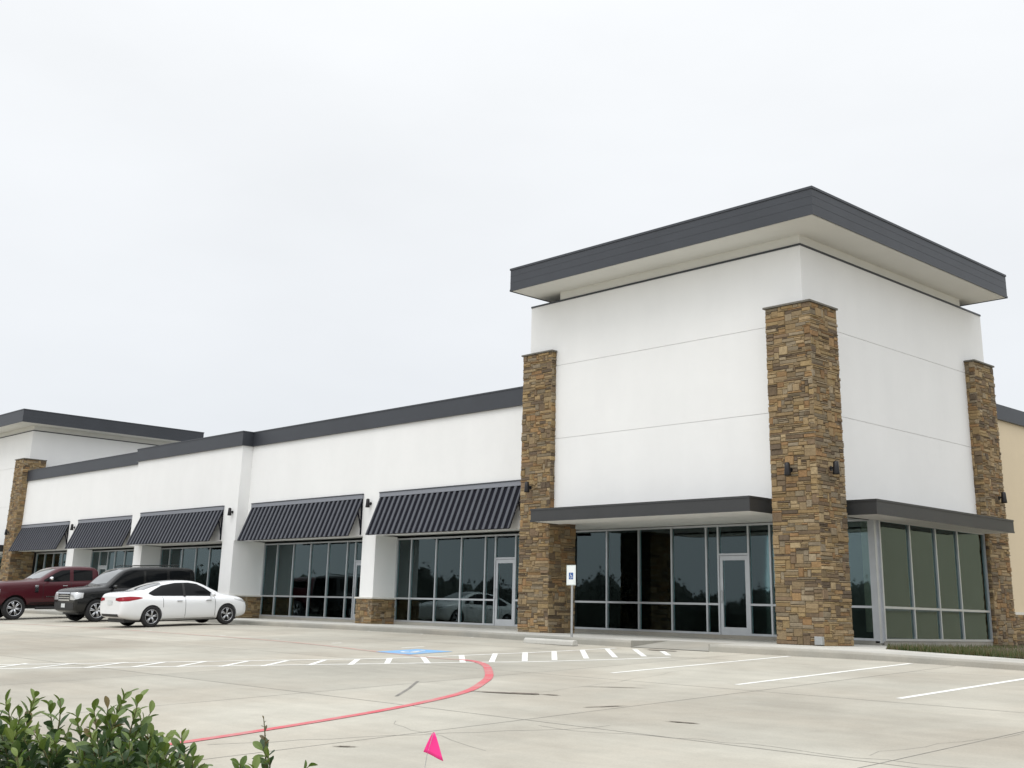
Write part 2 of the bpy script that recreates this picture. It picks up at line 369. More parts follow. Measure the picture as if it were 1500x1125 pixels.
for k in range(-2, 3):
    y = -14.25+4.6*k
    if y < -4: ribbon(jt, [(-45, y), (24, y)], .013, .0025)
def crack(x, y, a, n, step, wd):
    P = [(x, y)]; a0 = a
    for _ in range(n):
        a = a0+random.uniform(-.38, .38); x += step*math.cos(a); y += step*math.sin(a)
        if y > -3.6: break
        P.append((x, y))
    if len(P) > 2: ribbon(jt, P, wd, .0015)
ribbon(jt, [(1.87, -13.64), (1.1, -12.8), (.27, -11.97)], .05, .003)
for c in ((4.25, -17.9, 1.25, 14, .32, .012), (5.6, -14.5, .15, 20, .3, .010), (2.9, -12.2, 1.75, 16, .3, .006), (9.4, -13.9, 1.45, 12, .3, .006), (6.6, -16.2, 2.75, 9, .3, .006), (-8, -11.4, .1, 18, .35, .007)): crack(*c)
structure(jt.build('pavement_joints', M['joint']))
dm = MB()
def blot(cx, cy, rx, ry, rot, n=18, lift=.0075):
    P = []
    for i in range(n):
        a = 2*math.pi*i/n; k = random.uniform(.55, 1.15); u, v = rx*k*math.cos(a), ry*k*math.sin(a)
        P.append((cx+u*math.cos(rot)-v*math.sin(rot), cy+u*math.sin(rot)+v*math.cos(rot)))
    flat_poly(dm, P, lift)
blot(2.55, -12.35, .42, .07, .3); blot(2.95, -12.2, .34, .09, .3, lift=.009); blot(3.35, -12.05, .2, .05, .2)
blot(6.6, -13.2, .22, .04, .2); blot(5.4, -17.0, .14, .03, .6); blot(3.3, -10.6, .5, .03, .5); blot(-1.55, -3.75, .5, .1, 0); blot(4.9, -12.6, .35, .03, 1.1)
structure(dm.build('pavement_stains', M['dirt']))
gr = MB()
gx = [.3+.4*i for i in range(42)]
for x0, x1 in zip(gx, gx[1:]):
    for k in range(12):
        f0, f1 = k/12, (k+1)/12
        P = []
        for x, f in ((x0, f0), (x1, f0), (x1, f1), (x0, f1)):
            b = back(x); P.append((x, b+(9.5-b)*f, walk_top(x)-.02+.10*math.sin(min(1, f*3)*math.pi/2)*min(1, (x-.5)/3)))
        gr.face(P)
gro = structure(gr.build('ground', M['soil']))
gb = MB()
for _ in range(16000):
    x = .9+random.random()**.8*8; b = back(x); y = b+.06+random.random()**1.6*6
    if x < 1.0 and y > 2: continue
    if random.random() < 1.1*math.exp(-max(0, x-1.3)/.9): continue
    z = walk_top(x)-.02; hgt = random.uniform(.04, .12); a = random.uniform(0, 6.28); wd = .009; lx, ly = random.uniform(-.05, .05), random.uniform(-.05, .05)
    t = random.random(); col = (.05+.05*t, .08+.045*t, .022+.015*t)
    if random.random() < .3: col = (.16, .125, .06)
    dx, dy = math.cos(a)*wd, math.sin(a)*wd
    gb.face([(x-dx, y-dy, z), (x+dx, y+dy, z), (x+lx, y+ly, z+hgt+.05)], 0, col)
stuff(gb.build('grass', M['leaf'], attr='leaf_tone', fixn=False), 'patchy green and brown grass strip behind the right hand sidewalk', 'grass')

# ------------------------------------------------------------------ stone work
TONES = [(.235,.175,.100),(.27,.205,.120),(.195,.150,.092),(.245,.18,.095),(.29,.225,.14),(.185,.158,.115),(.215,.185,.14),(.145,.11,.075),(.105,.082,.062),(.255,.17,.088),(.23,.145,.075),(.255,.215,.155),(.30,.24,.15),(.205,.16,.10),(.17,.125,.085),(.275,.21,.115)]
TONES = [(a*.88*1.16+.018, b*.88*1.09+.014, c*.88*1.0+.008) for a, b, c in TONES]
def stone_face(mb, origin, u, nrm, width, z0, z1, over=.02, seed=0, tone=1.0):
    """random ashlar: stones of several sizes packed on a grid, each its own little block on the core face"""
    R = random.Random(seed); cu, cv = .050, .044
    nu, nv = max(1, round(width/cu)), max(1, round((z1-z0)/cv)); cu = width/nu; cv = (z1-z0)/nv
    used = [[False]*nu for _ in range(nv)]; o = Vector(origin); u = Vector(u); n = Vector(nrm)
    for j in range(nv):
        i = 0
        while i < nu:
            if used[j][i]: i += 1; continue
            hh = R.choices([1, 2, 3, 4, 5], [40, 34, 14, 7, 3])[0]
            ww = R.randint(3, 11) if hh < 3 else R.randint(2, 7)
            if hh >= 4: ww = R.randint(2, 5)
            hh = min(hh, nv-j); k = 0
            while k < ww and i+k < nu and not used[j][i+k]: k += 1
            ww = k
            if nu-(i+ww) == 1 and not used[j][nu-1]: ww += 1
            ok = hh
            for q in range(1, hh):
                if any(used[j+q][i+t] for t in range(ww)): ok = q; break
            hh = ok
            for q in range(hh):
                for t in range(ww): used[j+q][i+t] = True
            gp = .0035; a0 = i*cu+gp; a1 = (i+ww)*cu-gp; b0 = z0+j*cv+gp; b1 = z0+(j+hh)*cv-gp
            if i == 0: a0 -= over*R.uniform(.3, 1)
            if i+ww == nu: a1 += over*R.uniform(.3, 1)
            d = R.uniform(.012, .042); t = R.choice(TONES); s = R.uniform(.82, 1.14)*tone; col = tuple(c*s for c in t)
            ch = min(.012, (b1-b0)*.3, (a1-a0)*.3)
            base = [(a0, b0), (a1, b0), (a1, b1), (a0, b1)]; jit = lambda: R.uniform(-.004, .004)
            top = [(a0+ch+jit(), b0+ch+jit()), (a1-ch+jit(), b0+ch+jit()), (a1-ch+jit(), b1-ch+jit()), (a0+ch+jit(), b1-ch+jit())]
            def P(p, dd): return o+u*p[0]+Vector((0, 0, p[1]))+n*dd
            B = [P(p, -.02) for p in base]; T = [P(p, d+R.uniform(-.008, .008)) for p in top]; Bm = [P(p, d*.55) for p in base]
            mb.face(T, 0, col)
            for q in range(4):
                r = (q+1) % 4; mb.face([B[q], B[r], Bm[r], Bm[q]], 0, col); mb.face([Bm[q], Bm[r], T[r], T[q]], 0, col)
            i += ww
    return mb
def stone_box(parent, x0, x1, y0, y1, z0, z1, faces='fr', name='stone_pillar', cap=True, seed=1, zside=None):
    """stone pillar: core with a mortar face, stones on the named sides (f=-y, r=+x, l=-x), flat cap"""
    core = MB(); e = .004
    mb = MB(); t = .03
    core.box(x0+t, x1-t, y0+t, y1, z0, z1-.02)
    if 'f' in faces: stone_face(mb, (x0+t, y0+t, 0), (1, 0, 0), (0, -1, 0), x1-x0-2*t, z0, z1, .03, seed)
    if 'r' in faces: stone_face(mb, (x1-t, y0+t, 0), (0, 1, 0), (1, 0, 0), y1-y0-t, z0, z1, .02, seed+1)
    if 'l' in faces: stone_face(mb, (x0+t, y0+t, 0), (0, 1, 0), (-1, 0, 0), y1-y0-t, z0, z1, .02, seed+2)
    if 'b' in faces: stone_face(mb, (x0+t, y1-t, 0), (1, 0, 0), (0, 1, 0), x1-x0-2*t, z0, z1, .02, seed+3)
    o = mb.build(name, M['stone'], parent, attr='stone_tone', fixn=False)
    core.build('mortar_core', M['mortar'], o)
    if cap:
        MB().box(x0-.035, x1+.035, y0-.035, y1+.02, z1, z1+.045).build('pillar_cap', M['cap'], o)
    return o

# ------------------------------------------------------------------ storefront glazing
def storefront(parent, p0, u, n, width, z0, z1, zmid, mull, doors=(), fw=.055, blind=None):
    """aluminium frames with glass; u runs along the front, n points outward; mull: distances; doors: (start, end)"""
    p0 = Vector((p0[0], p0[1], 0)); u = Vector((*u, 0)); n = Vector((*n, 0))
    def bx(mb, a0, a1, d0, d1, b0, b1, mi=0):
        c = [p0+u*a+n*d for a in (a0, a1) for d in (d0, d1)]
        xs_, ys_ = [q.x for q in c], [q.y for q in c]; mb.box(min(xs_), max(xs_), min(ys_), max(ys_), b0, b1, mi)
    fr = MB(); edges = sorted([0]+list(mull)+[width]); h = fw/2
    dset = [(a, b) for a, b in doors]
    for a in edges:
        a_ = min(max(a, h), width-h); bx(fr, a_-h, a_+h, -.06, .05, z0, z1)
    spans = list(zip(edges, edges[1:]))
    for a, b in spans:
        a2, b2 = max(a, 0)+h, min(b, width)-h
        if a == 0: a2 = fw
        if b == width: b2 = width-fw
        isdoor = any(abs(a-d0) < .02 and abs(b-d1) < .02 for d0, d1 in dset)
        bx(fr, a2, b2, -.055, .045, z1-fw, z1)
        if isdoor: bx(fr, a2, b2, -.055, .045, 2.20, 2.20+fw)
        else:
            bx(fr, a2, b2, -.055, .045, z0, z0+fw); bx(fr, a2, b2, -.055, .045, zmid-h, zmid+h)
    o = fr.build('storefront', M['alu'], parent)
    gl = MB()
    for a, b in spans:
        a2, b2 = a+.01, b-.01
        isdoor = any(abs(a-d0) < .02 and abs(b-d1) < .02 for d0, d1 in dset)
        segs = [(2.20+.01, z1-.01)] if isdoor else [(z0+.01, zmid-.004), (zmid+.004, z1-.01)]
        for s0, s1 in segs: bx(gl, a2, b2, -.008, .004, s0, s1)
    gl.build('glass', M['glass'], o)
    for a, b in dset:
        d = MB(); e = .006; a2, b2 = a+h+e, b-h-e; st_ = .10
        bx(d, a2, a2+st_, -.03, .03, .02, 2.19); bx(d, b2-st_, b2, -.03, .03, .02, 2.19)
        bx(d, a2+st_, b2-st_, -.03, .03, 2.07, 2.19); bx(d, a2+st_, b2-st_, -.03, .03, .02, .30)
        do = d.build('door', M['alu'], parent)
        k = MB(); bx(k, a2+st_-.01, b2-st_+.01, -.006, .006, .29, 2.08); k.build('glass', M['glass'], do)
        hd = MB(); q = p0+u*(a2+st_*.5)
        hd.tube([q+n*.03+Vector((0, 0, .95)), q+n*.085+Vector((0, 0, .95)), q+n*.085+Vector((0, 0, 1.25)), q+n*.03+Vector((0, 0, 1.25))], .014, 8)
        hd.build('handle', M['steel'], do)
    return o

# ------------------------------------------------------------------ the shopping centre
shop = thing('shopping_center', 'long white stucco shopping strip with stone pillars, dark awnings and corner tower', 'building', (0, 0, 0))
def neck_and_roof(ox, oy, W, D, zt, z0, z1, eo, xl, yr, neck_x, neck_y):
    MB().box(ox-W, ox+.025, oy-.025, oy+D, zt, zt+.05).build('parapet_flashing', M['fascia'], shop)
    MB().box(ox+neck_x, ox-.03, oy+.03, oy+neck_y, zt+.05, z0).build('parapet_neck', M['soffit'], shop)
    rf = MB(); a, b, c, d = ox+xl, ox+eo, oy-eo, oy+yr
    rf.box(a, b, c, d, z0+.02, z1-.06)
    ro = rf.build('roof_overhang', M['fascia'], shop)
    MB().box(a+.05, b-.05, c+.05, d-.05, z0-.006, z0+.02).build('soffit', M['soffit'], ro)
    # edge trim: bottom lip, two horizontal seams and drip cap, standing a little proud
    e = MB()
    for zz0, zz1, q in ((z0-.015, z0+.045, .012), (z1-.06, z1+.0, .02), (z0+.25, z0+.258, .004), (z0+.46, z0+.468, .004)):
        e.box(a-q, b+q, c-q, c, zz0, zz1); e.box(b, b+q, c, d+q, zz0, zz1); e.box(a-q, a, c, d+q, zz0, zz1); e.box(a, b, d, d+q, zz0, zz1)
    e.build('fascia_trim', M['fascia'], ro)
    return ro
def tower_walls(ox, oy, W, D, zt, joints, zb=3.06):
    t = .30; zs = [zb]+joints+[zt]
    m = MB()
    m.box(ox-W+.02, ox-.02, oy+.02, oy+t, zb+.01, zt-.01); m.box(ox-t, ox-.02, oy+t, oy+D-.02, zb+.01, zt-.01)
    for i, (a, b) in enumerate(zip(zs, zs[1:])):
        a2 = a+(.007 if i else 0); b2 = b-(.007 if i < len(zs)-2 else 0)
        m.box(ox-W, ox, oy, oy+.019, a2, b2); m.box(ox-.019, ox, oy+.019, oy+D, a2, b2); m.box(ox-W, ox-W+.019, oy+.019, oy+D, a2, b2)
        m.box(ox-W+.019, ox-.019, oy+D-.019, oy+D, a2, b2)
    return m.build('tower_wall', M['stucco'], shop)
# near tower
P_, W_, D_, ZT = .51, 9.72, 9.78, 9.65
tower_walls(0, 0, W_, D_, ZT, [5.49, 7.684])
neck_and_roof(0, 0, W_, D_, ZT, 9.955, 10.665, 1.10, -9.54, 9.30, -8.5, 8.55)
GY, GX = 2.60, .14
stone_box(shop, P_-1.29, P_, -P_, -P_+1.22, 0, 8.0, 'frlb', seed=11)
stone_box(shop, -9.85, -8.60, -.20, .90, 0, 8.10, 'frlb', seed=21)
stone_box(shop, -.35, .30, 8.46, 9.70, 0, 8.0, 'frl', seed=31)
MB().box(-.36, -.04, 9.5, D_-.02, 0, 3.055).build('end_wall', M['stucco'], shop)
# canopies
def canopy(x0, x1, y0, y1, zb, zt, front):
    m = MB(); m.box(x0, x1, y0, y1, zb+.03, zt-.05); o = m.build('canopy', M['canopy'], shop)
    MB().box(x0+.06, x1-.06, y0+.06, y1-.0, zb+.008, zb+.03).build('soffit', M['soffitw'], o)
    e = MB(); q = .014
    e.box(x0-q, x1+q, y0-q, y0, zb, zb+.05); e.box(x0-q, x1+q, y0-q, y0, zt-.05, zt); e.box(x0-q, x0, y0, y1, zb, zb+.05); e.box(x0-q, x0, y0, y1, zt-.05, zt)
    e.box(x1, x1+q, y0, y1, zb, zb+.05); e.box(x1, x1+q, y0, y1, zt-.05, zt); e.box(x0, x1, y0, y1, zt-.05, zt-.045)
    e.build('canopy_trim', M['canopy'], o); return o
canopy(-8.44, -.985, -1.10, -.002, 3.00, 3.36, 'f')
canopy(.002, 1.10, 1.05, 8.32, 3.00, 3.36, 'r')
# soffit of the recess and shell behind
MB().box(-9.99, -.3, .30, GY+.3, 3.06, 3.16).build('soffit', M['soffitw'], shop)
MB().box(-.3, GX+.02, .70, 8.45, 3.06, 3.12).build('soffit', M['soffitw'], shop)
MB().box(-.3, GX+.02, 0.302, .70, 3.06, 3.12).build('soffit', M['soffitw'], shop)
fm = [-8.87, -7.60, -6.355, -5.11, -4.695, -3.68, -2.98, -1.6]
storefront(shop, (-10.34, GY), (1, 0), (0, -1), 10.34+GX-.13, .10, 3.04, .90, [x+10.34 for x in fm], [(-4.695+10.34, -3.68+10.34)])
MB().box(GX-.13, GX, GY-.06, GY+.11, .05, 3.06).build('corner_post', M['alu'], shop)
storefront(shop, (GX, GY+.11), (0, 1), (1, 0), 8.45-GY-.12, .10, 3.04, .90, [y-GY-.11 for y in (4.22, 5.58, 6.80)])
MB().box(-10.34, GX-.02, GY-.06, GY+.06, 0, .098).box(GX-.12, GX+.03, GY+.1, 8.45, -.1, .098).build('sill_curb', M['curb'], shop)
# interior of the corner unit
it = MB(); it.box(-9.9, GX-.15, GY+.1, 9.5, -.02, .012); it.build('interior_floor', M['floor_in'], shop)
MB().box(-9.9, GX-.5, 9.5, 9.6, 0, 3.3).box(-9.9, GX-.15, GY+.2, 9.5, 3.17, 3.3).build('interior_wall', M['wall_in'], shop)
cu = MB(); n_ = 60; x0 = -7.7
for k in range(n_):
    xa, xb = x0+2.7*k/n_, x0+2.7*(k+1)/n_; ya = 3.1+.05*math.sin(k*1.7); yb = 3.1+.05*math.sin((k+1)*1.7)
    cu.face([(xa, ya, .02), (xb, yb, .02), (xb, yb, 3.1), (xa, ya, 3.1)])
cu.build('curtain', M['curtain'], shop)
bl = MB(); n_ = 90
for k in range(n_):
    ya, yb = GY+.25+4.2*k/n_, GY+.25+4.2*(k+1)/n_; xa = GX-.55+.012*math.sin(k*.9); xb = GX-.55+.012*math.sin((k+1)*.9)
    bl.face([(xa, ya, .3), (xb, yb, .3), (xb, yb, 3.05), (xa, ya, 3.05)])
bl.build('window_shade', M['blind'], shop)
MB().box(.30, .50, -.60, -.50, .02, .20).build('outlet_box', M['steel'], shop, bevel=.008)

# wing: three wall sections with a flat roof behind, awnings, columns and glass
YA, YB, YG, ZW0, ZW1 = 1.35, .85, 2.36, 6.99, 7.58
def wing_wall(x0, x1, y, zb=3.06):
    o = MB().box(x0, x1, y, y+.32, zb, ZW1-.1).build('wing_wall', M['stucco'], shop)
    f = MB(); f.box(x0-(.07 if y == YB else 0), x1+(.07 if y == YB else 0), y-.08, y+(.62 if y == YB else .36), ZW0, ZW1-.05)
    fo = f.build('wing_fascia', M['fascia'], shop)
    e = MB(); xx0, xx1 = x0-(.07 if y == YB else 0), x1+(.07 if y == YB else 0)
    e.box(xx0-(.016 if y == YB else 0), xx1+(.016 if y == YB else 0), y-.096, y+(.63 if y == YB else .37), ZW1-.05, ZW1)
    e.box(xx0-(.012 if y == YB else 0), xx1+(.012 if y == YB else 0), y-.092, y+(.60 if y == YB else .30), ZW0-.02, ZW0+.03)
    e.build('fascia_trim', M['fascia'], fo)
wing_wall(-27.95, -9.73, YA); wing_wall(-37.55, -27.95, YB); wing_wall(-52.4, -37.55, YA)
MB().box(-52.4, -9.73, YA+.30, 20, 6.9, 7.05).build('flat_roof', M['wall_in'], shop)
MB().box(-28.27, -27.951, YB+.32, YA, 3.06, ZW1-.1).build('wall_return', M['stucco'], shop)
MB().box(-37.549, -37.23, YB+.32, YA, 3.06, ZW1-.1).build('wall_return', M['stucco'], shop)
MB().box(-52.4, -10.0, YA+.325, YG+.25, 3.10, 3.2).build('soffit', M['soffitw'], shop)
def column(x0, x1, y):
    o = MB().box(x0, x1, y-.003, YG-.02, .90, 3.06).build('column', M['stucco'], shop, bevel=.01)
    s = MB(); t = .02
    stone_face(s, (x0-.05, y-.06, 0), (1, 0, 0), (0, -1, 0), x1-x0+.1, 0, .85, .02, int(-x0*10))
    stone_face(s, (x1+.05, y-.06, 0), (0, 1, 0), (1, 0, 0), YG-.04-y+.06, 0, .85, .02, int(-x0*10)+1)
    so = s.build('stone_base', M['stone'], o, attr='stone_tone', fixn=False)
    MB().box(x0-.04, x1+.04, y-.05, YG-.03, 0, .85).build('mortar_core', M['mortar'], so)
    MB().box(x0-.12, x1+.12, y-.13, YG-.025, .85, .91).build('ledge', M['ledge'], o, bevel=.012)
column(-19.76, -18.96, YA); column(-28.95, -28.02, YB); column(-38.05, -37.25, YA); column(-45.75, -44.9, YA)
def awning(x0, x1, y, ztop=4.56, zbot=3.05, out=.64):
    yt, yb = y-.02, y-out; L = math.hypot(yt-yb, ztop-zbot); n = Vector((0, -(ztop-zbot)/L, (yt-yb)/L)); d = Vector((0, (yb-yt)/L, (zbot-ztop)/L))
    top = Vector((0, yt, ztop-.12)); Ls = L-.11
    mb = MB()
    def P(x, s, h): q = top+d*s+n*h; return (x, q.y, q.z)
    def slab(xa, xb, s0, s1, h0, h1, mi): 
        b = len(mb.v); mb.v += [P(x, s, h) for h in (h0, h1) for x, s in ((xa, s0), (xb, s0), (xb, s1), (xa, s1))]
        for q in ((0,1,2,3),(7,6,5,4),(0,4,5,1),(1,5,6,2),(2,6,7,3),(3,7,4,0)): mb.f.append(tuple(b+i for i in q)); mb.mi.append(mi); mb.col.append(None)
    slab(x0, x1, 0, Ls, -.012, 0, 0)
    k = round((x1-x0)/.30); sp = (x1-x0)/k
    for i in range(k+1):
        xc = x0+i*sp; xa, xb = max(x0, xc-.058), min(x1, xc+.058); slab(xa, xb, 0.01, Ls+.004, .0005, .038, 1)
    o = mb.build('awning', [M['awn_dark'], M['awn_light']], shop)
    t = MB(); t.box(x0-.02, x1+.02, y-.085, y-.001, ztop-.16, ztop-.02); t.box(x0-.03, x1+.03, y-.10, y-.001, ztop-.02, ztop+.02, 1)
    t.build('awning_trim', [M['awn_trim'], M['fascia']], o)
    for x in (x0+.03, x1-.03):
        b = MB(); pl = [(y-.004, ztop-.2), (y-.05, ztop-.2)]
        arc = [(y-.05-.62*math.sin(a)*.62, 3.62+.62*(1-math.cos(a))*1.0+.0) for a in [0]]
        ax = [Vector((x, y-.03, 3.32)), Vector((x, y-.10, 3.62)), Vector((x, y-.18, 3.86)), Vector((x, y-.24, 3.95))]
        b.tube(ax, .028, 6); b.box(x-.025, x+.025, y-.045, y-.002, 3.1, ztop-.16)
        bo = b.build('bracket', M['awn_dark'], o)
        s = MB(); s.tube([Vector(P(x, .05, -.035)), Vector(P(x, Ls-.03, -.035))], .022, 6); s.build('bracket_arm', M['awn_dark'], o)
    m2 = MB(); a = P(x0+.05, Ls-.03, -.035); m2.tube([(x0+.05, a[1], a[2]), (x1-.05, a[1], a[2])], .022, 6); m2.build('rail', M['awn_dark'], o)
    return o
awning(-18.75, -11.3, YA); awning(-27.55, -19.85, YA); awning(-36.55, -29.05, YB, 4.5); awning(-44.6, -38.2, YA, 4.50); awning(-52.2, -45.85, YA, 4.48)
def wing_front(x0, x1, mull, door, seed):
    storefront(shop, (x0, YG), (1, 0), (0, -1), x1-x0, .10, 3.0, .90, [m-x0 for m in mull]+[door[0]-x0, door[1]-x0], [(door[0]-x0, door[1]-x0)])
    MB().box(x0, x1, YG-.07, YG+.06, 0, .098).build('sill_curb', M['curb'], shop)
    R = random.Random(seed); s = MB()
    y = YG+.55
    for x in [x0+.3+.41*i for i in range(int((x1-x0)/.41))]:
        if R.random() < .75: s.box(x, x+.045, y, y+.09, .02, 3.05)
    s.box(x0+.3, x1-.3, y-.004, y+.094, .02, .06).box(x0+.3, x1-.3, y-.004, y+.094, 1.5, 1.54)
    s.build('stud_partition', M['stud'], shop)
wing_front(-18.94, -10.42, [-18.1, -16.7, -15.35, -14.12], (-13.62, -12.64), 1)
wing_front(-28.0, -19.78, [-26.98, -25.76, -24.52, -23.3, -22.03], (-21.5, -20.52), 2)
wing_front(-37.23, -28.97, [-36.3, -35.1, -33.8, -32.55, -31.3], (-30.6, -29.62), 3)
wing_front(-44.88, -38.07, [-42.1, -41.0, -39.9, -39.0], (-43.9, -42.92), 4)
wing_front(-52.2, -45.77, [-51.0, -49.8, -48.6, -47.6], (-47.0, -46.02), 5)
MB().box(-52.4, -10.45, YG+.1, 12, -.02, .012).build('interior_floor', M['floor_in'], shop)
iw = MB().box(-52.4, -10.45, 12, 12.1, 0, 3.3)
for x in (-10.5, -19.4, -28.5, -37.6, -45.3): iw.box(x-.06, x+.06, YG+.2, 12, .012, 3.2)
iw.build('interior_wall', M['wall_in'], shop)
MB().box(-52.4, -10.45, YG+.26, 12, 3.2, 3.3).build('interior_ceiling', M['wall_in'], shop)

# far tower at the other end of the strip, built a little larger and further back
FX, FY = -52.9, 1.46
tower_walls(FX, FY, W_, 10.1, 9.93, [5.66, 7.92])
neck_and_roof(FX, FY, W_, 10.1, 9.93, 10.24, 10.97, 1.13, -9.8, 10.3, -8.7, 9.4)
stone_box(shop, FX+P_-1.30, FX+P_, FY-P_, FY-P_+1.3, 0, 8.22, 'fr', seed=51)
stone_box(shop, FX-9.6, FX-8.35, FY-P_, FY+.4, 0, 8.22, 'fr', seed=61)
canopy(FX-8.6, FX-1.0, FY-1.12, FY-.002, 3.05, 3.42, 'f')
storefront(shop, (FX-9.8, FY+2.2), (1, 0), (0, -1), 9.5, .10, 3.04, .90, [1.3, 2.6, 3.9, 5.2, 7.2, 8.3], [(6.2, 7.2)] if False else [])
MB().box(FX-9.8, FX-.3, FY+.3, FY+2.5, 3.06, 3.16).build('soffit', M['soffitw'], shop)
MB().box(FX-9.8, FX-.3, 12.2, 12.3, 0, 3.3).box(FX-.3, FX-.2, FY+.8, 12.2, 0, 3.06).build('interior_wall', M['wall_in'], shop)

# ------------------------------------------------------------------ cream building beyond
cr = thing('cream_building', 'cream stucco building with dark roof edge behind the right stone pillar', 'building', (-1, 12, 0))
def at_parent(o, root=None):          # geometry was written in world coordinates: make it local to its thing
    p = root or o.parent; o.data.transform(Matrix.Translation(-p.location)); return o
for o in (MB().box(-20, -1.0, D_+.02, 40, .92, 7.2).build('wall', M['cream'], cr), MB().box(-20, -.90, D_+.03, 40.1, 6.91, 7.40).build('fascia', M['fascia'], cr),
          MB().box(-20, -.93, D_+.04, 40.05, .86, .94).build('ledge', M['ledge'], cr)): at_parent(o)
s = MB(); stone_face(s, (-.93, D_+.04, 0), (0, 1, 0), (1, 0, 0), 14, 0, .86, .02, 77); o = at_parent(s.build('stone_base', M['stone'], cr, attr='stone_tone', fixn=False))
at_parent(MB().box(-20, -.95, D_+.05, 40.03, -.1, .86).build('mortar_core', M['mortar'], o), cr)

# ------------------------------------------------------------------ wall lamps
def lamp_proto(label):
    t = thing('wall_lamp', label, 'wall lamp', group='black wall lamps along the shop fronts')
    MB().lathe([(.001, -.03), (.07, -.03), (.07, 0), (.001, 0)], (0, 0, 0), 'y', 16).build('back_plate', M['lamp'], t)
    MB().tube([(0, -.02, .0), (0, -.10, .03), (0, -.15, .02)], .022, 8).build('arm', M['lamp'], t)
    MB().lathe([(.001, .20), (.05, .195), (.075, .17), (.085, .0), (.10, -.15), (.095, -.17), (.07, -.16), (.001, -.12)], (0, -.17, 0), 'z', 18).build('lamp_shade', M['lamp'], t, smooth=True)
    return t
lamp_spots = [
    ((-9.34, -.262, 4.08), 0, 'black wall lamp on the stone pillar between awning and tower canopy'),
    ((-.15, -.575, 3.96), 0, 'black wall lamp on front face of tall corner stone pillar'),
    ((.575, -.02, 4.0), 90, 'black wall lamp on right face of tall corner stone pillar'),
    ((.362, 9.18, 4.07), 90, 'black wall lamp on the stone pillar beside the cream building'),
    ((-19.36, 1.345, 4.2), 0, 'black wall lamp on white column between the two nearest awnings'),
    ((-28.3, .845, 4.22), 0, 'black wall lamp on the wide white column above the sedan hood'),
    ((-37.62, 1.345, 4.2), 0, 'black wall lamp on white column just left of the awning over the suv'),
    ((-45.15, 1.345, 4.15), 0, 'black wall lamp on white column between the two farthest awnings'),
    ((-53.0, .89, 4.1), 0, 'small black wall lamp on the farthest stone pillar at left edge'),
]
lp = None
for loc, rz, lab in lamp_spots:
    if lp is None: o = lp = lamp_proto(lab)
    else:
        o = lp.copy(); C.objects.link(o); o['label'] = lab
        for ch in list(lp.children):
            c = ch.copy(); C.objects.link(c); c.parent = o
    o.location = loc; o.rotation_euler = (0, 0, math.radians(rz)); o.scale = (.8, .85, .85)

# ------------------------------------------------------------------ accessible parking sign, wheel stop, flag
sg = thing('parking_sign', 'white accessible parking sign on a thin galvanised post by dark stone return wall', 'sign', (-4.94, -3.02, 0))
MB().lathe([(.03, -.05), (.03, 1.62), (.001, 1.62)], (0, 0, 0), 'z', 12).build('post', M['steel'], sg)
pn = MB(); pn.prism([(-.155, 1.22), (.155, 1.22), (.155, 1.70), (-.155, 1.70)], 'y', -.045, -.035)
po = pn.build('sign_panel', M['sign_white'], sg, bevel=.004)
sb = MB(); Y = -.0462
def sq(x0, x1, z0, z1, y, mi): sb.face([(x0, y, z0), (x1, y, z0), (x1, y, z1), (x0, y, z1)], mi)
for a in ((-.143, .143, 1.685, 1.689), (-.143, .143, 1.231, 1.235), (-.143, -.139, 1.235, 1.685), (.139, .143, 1.235, 1.685)): sq(*a, Y, 1)
sq(-.075, .075, 1.36, 1.52, Y, 0)
def wst(pts, wd):
    pts = [Vector(p) for p in pts]
    for a, b in zip(pts, pts[1:]):
        d = (b-a).normalized(); q = Vector((-d.y, d.x))*wd/2
        sb.face([(p.x, Y-.0012, p.y) for p in (a-q, b-q, b+q, a+q)], 2)
wst([(-.012, 1.50), (-.01, 1.448), (.028, 1.446), (.044, 1.39)], .013); wst([(-.005+.034*math.cos(a), 1.42+.034*math.sin(a)) for a in [math.radians(140+20*i) for i in range(11)]], .010)
sb.build('wheelchair_symbol', [M['sign_blue'], M['sign_green'], M['sign_white']], po, fixn=False)
ws = MB(); ws.prism([(-.09, 0), (.09, 0), (.075, .09), (.04, .125), (-.04, .125), (-.075, .09)], 'x', -.95, .95)
wo = ws.build('wheel_stop', M['walk'], None, bevel=.012); wo.location = (-4.98, -3.72, zz(-3.72)); wo.rotation_euler = (0, 0, math.radians(-7))
tag(wo, 'pale concrete wheel stop lying in front of the accessible parking sign', 'wheel stop')
fl = thing('marker_flag', 'bright pink marker flag on a thin leaning wire in the foreground', 'flag', (10.13, -19.94, zz(-19.94)))
h0 = -zz(-19.94)
MB().tube([(0, 0, -.05), (.03, .02, h0-.45), (.062, .034, h0-.20), (.10, .045, h0-.075)], .0022, 6).build('wire', M['wire'], fl)
fm_ = MB(); nu_, nv_ = 8, 6
def fp(i, j):
    s, t = i/nu_, j/nv_        # hanging pennant: gathered at the top of the wire, spreading as it drops
    wd = .010+.095*t**.9; z = -.078-.105*t-.042*s*t
    x = .10+(s-.45)*wd*.68-.02*t+.035*t*s; y = .045+(s-.45)*wd*.73+.010*math.sin(s*4+t)*t
    return (x, y, h0+z)
for i in range(nu_):
    for j in range(nv_): fm_.face([fp(i, j), fp(i+1, j), fp(i+1, j+1), fp(i, j+1)])
fo = fm_.build('pennant', M['pink'], fl, smooth=True, weld=True); md = fo.modifiers.new('t', 'SOLIDIFY'); md.thickness = .0012

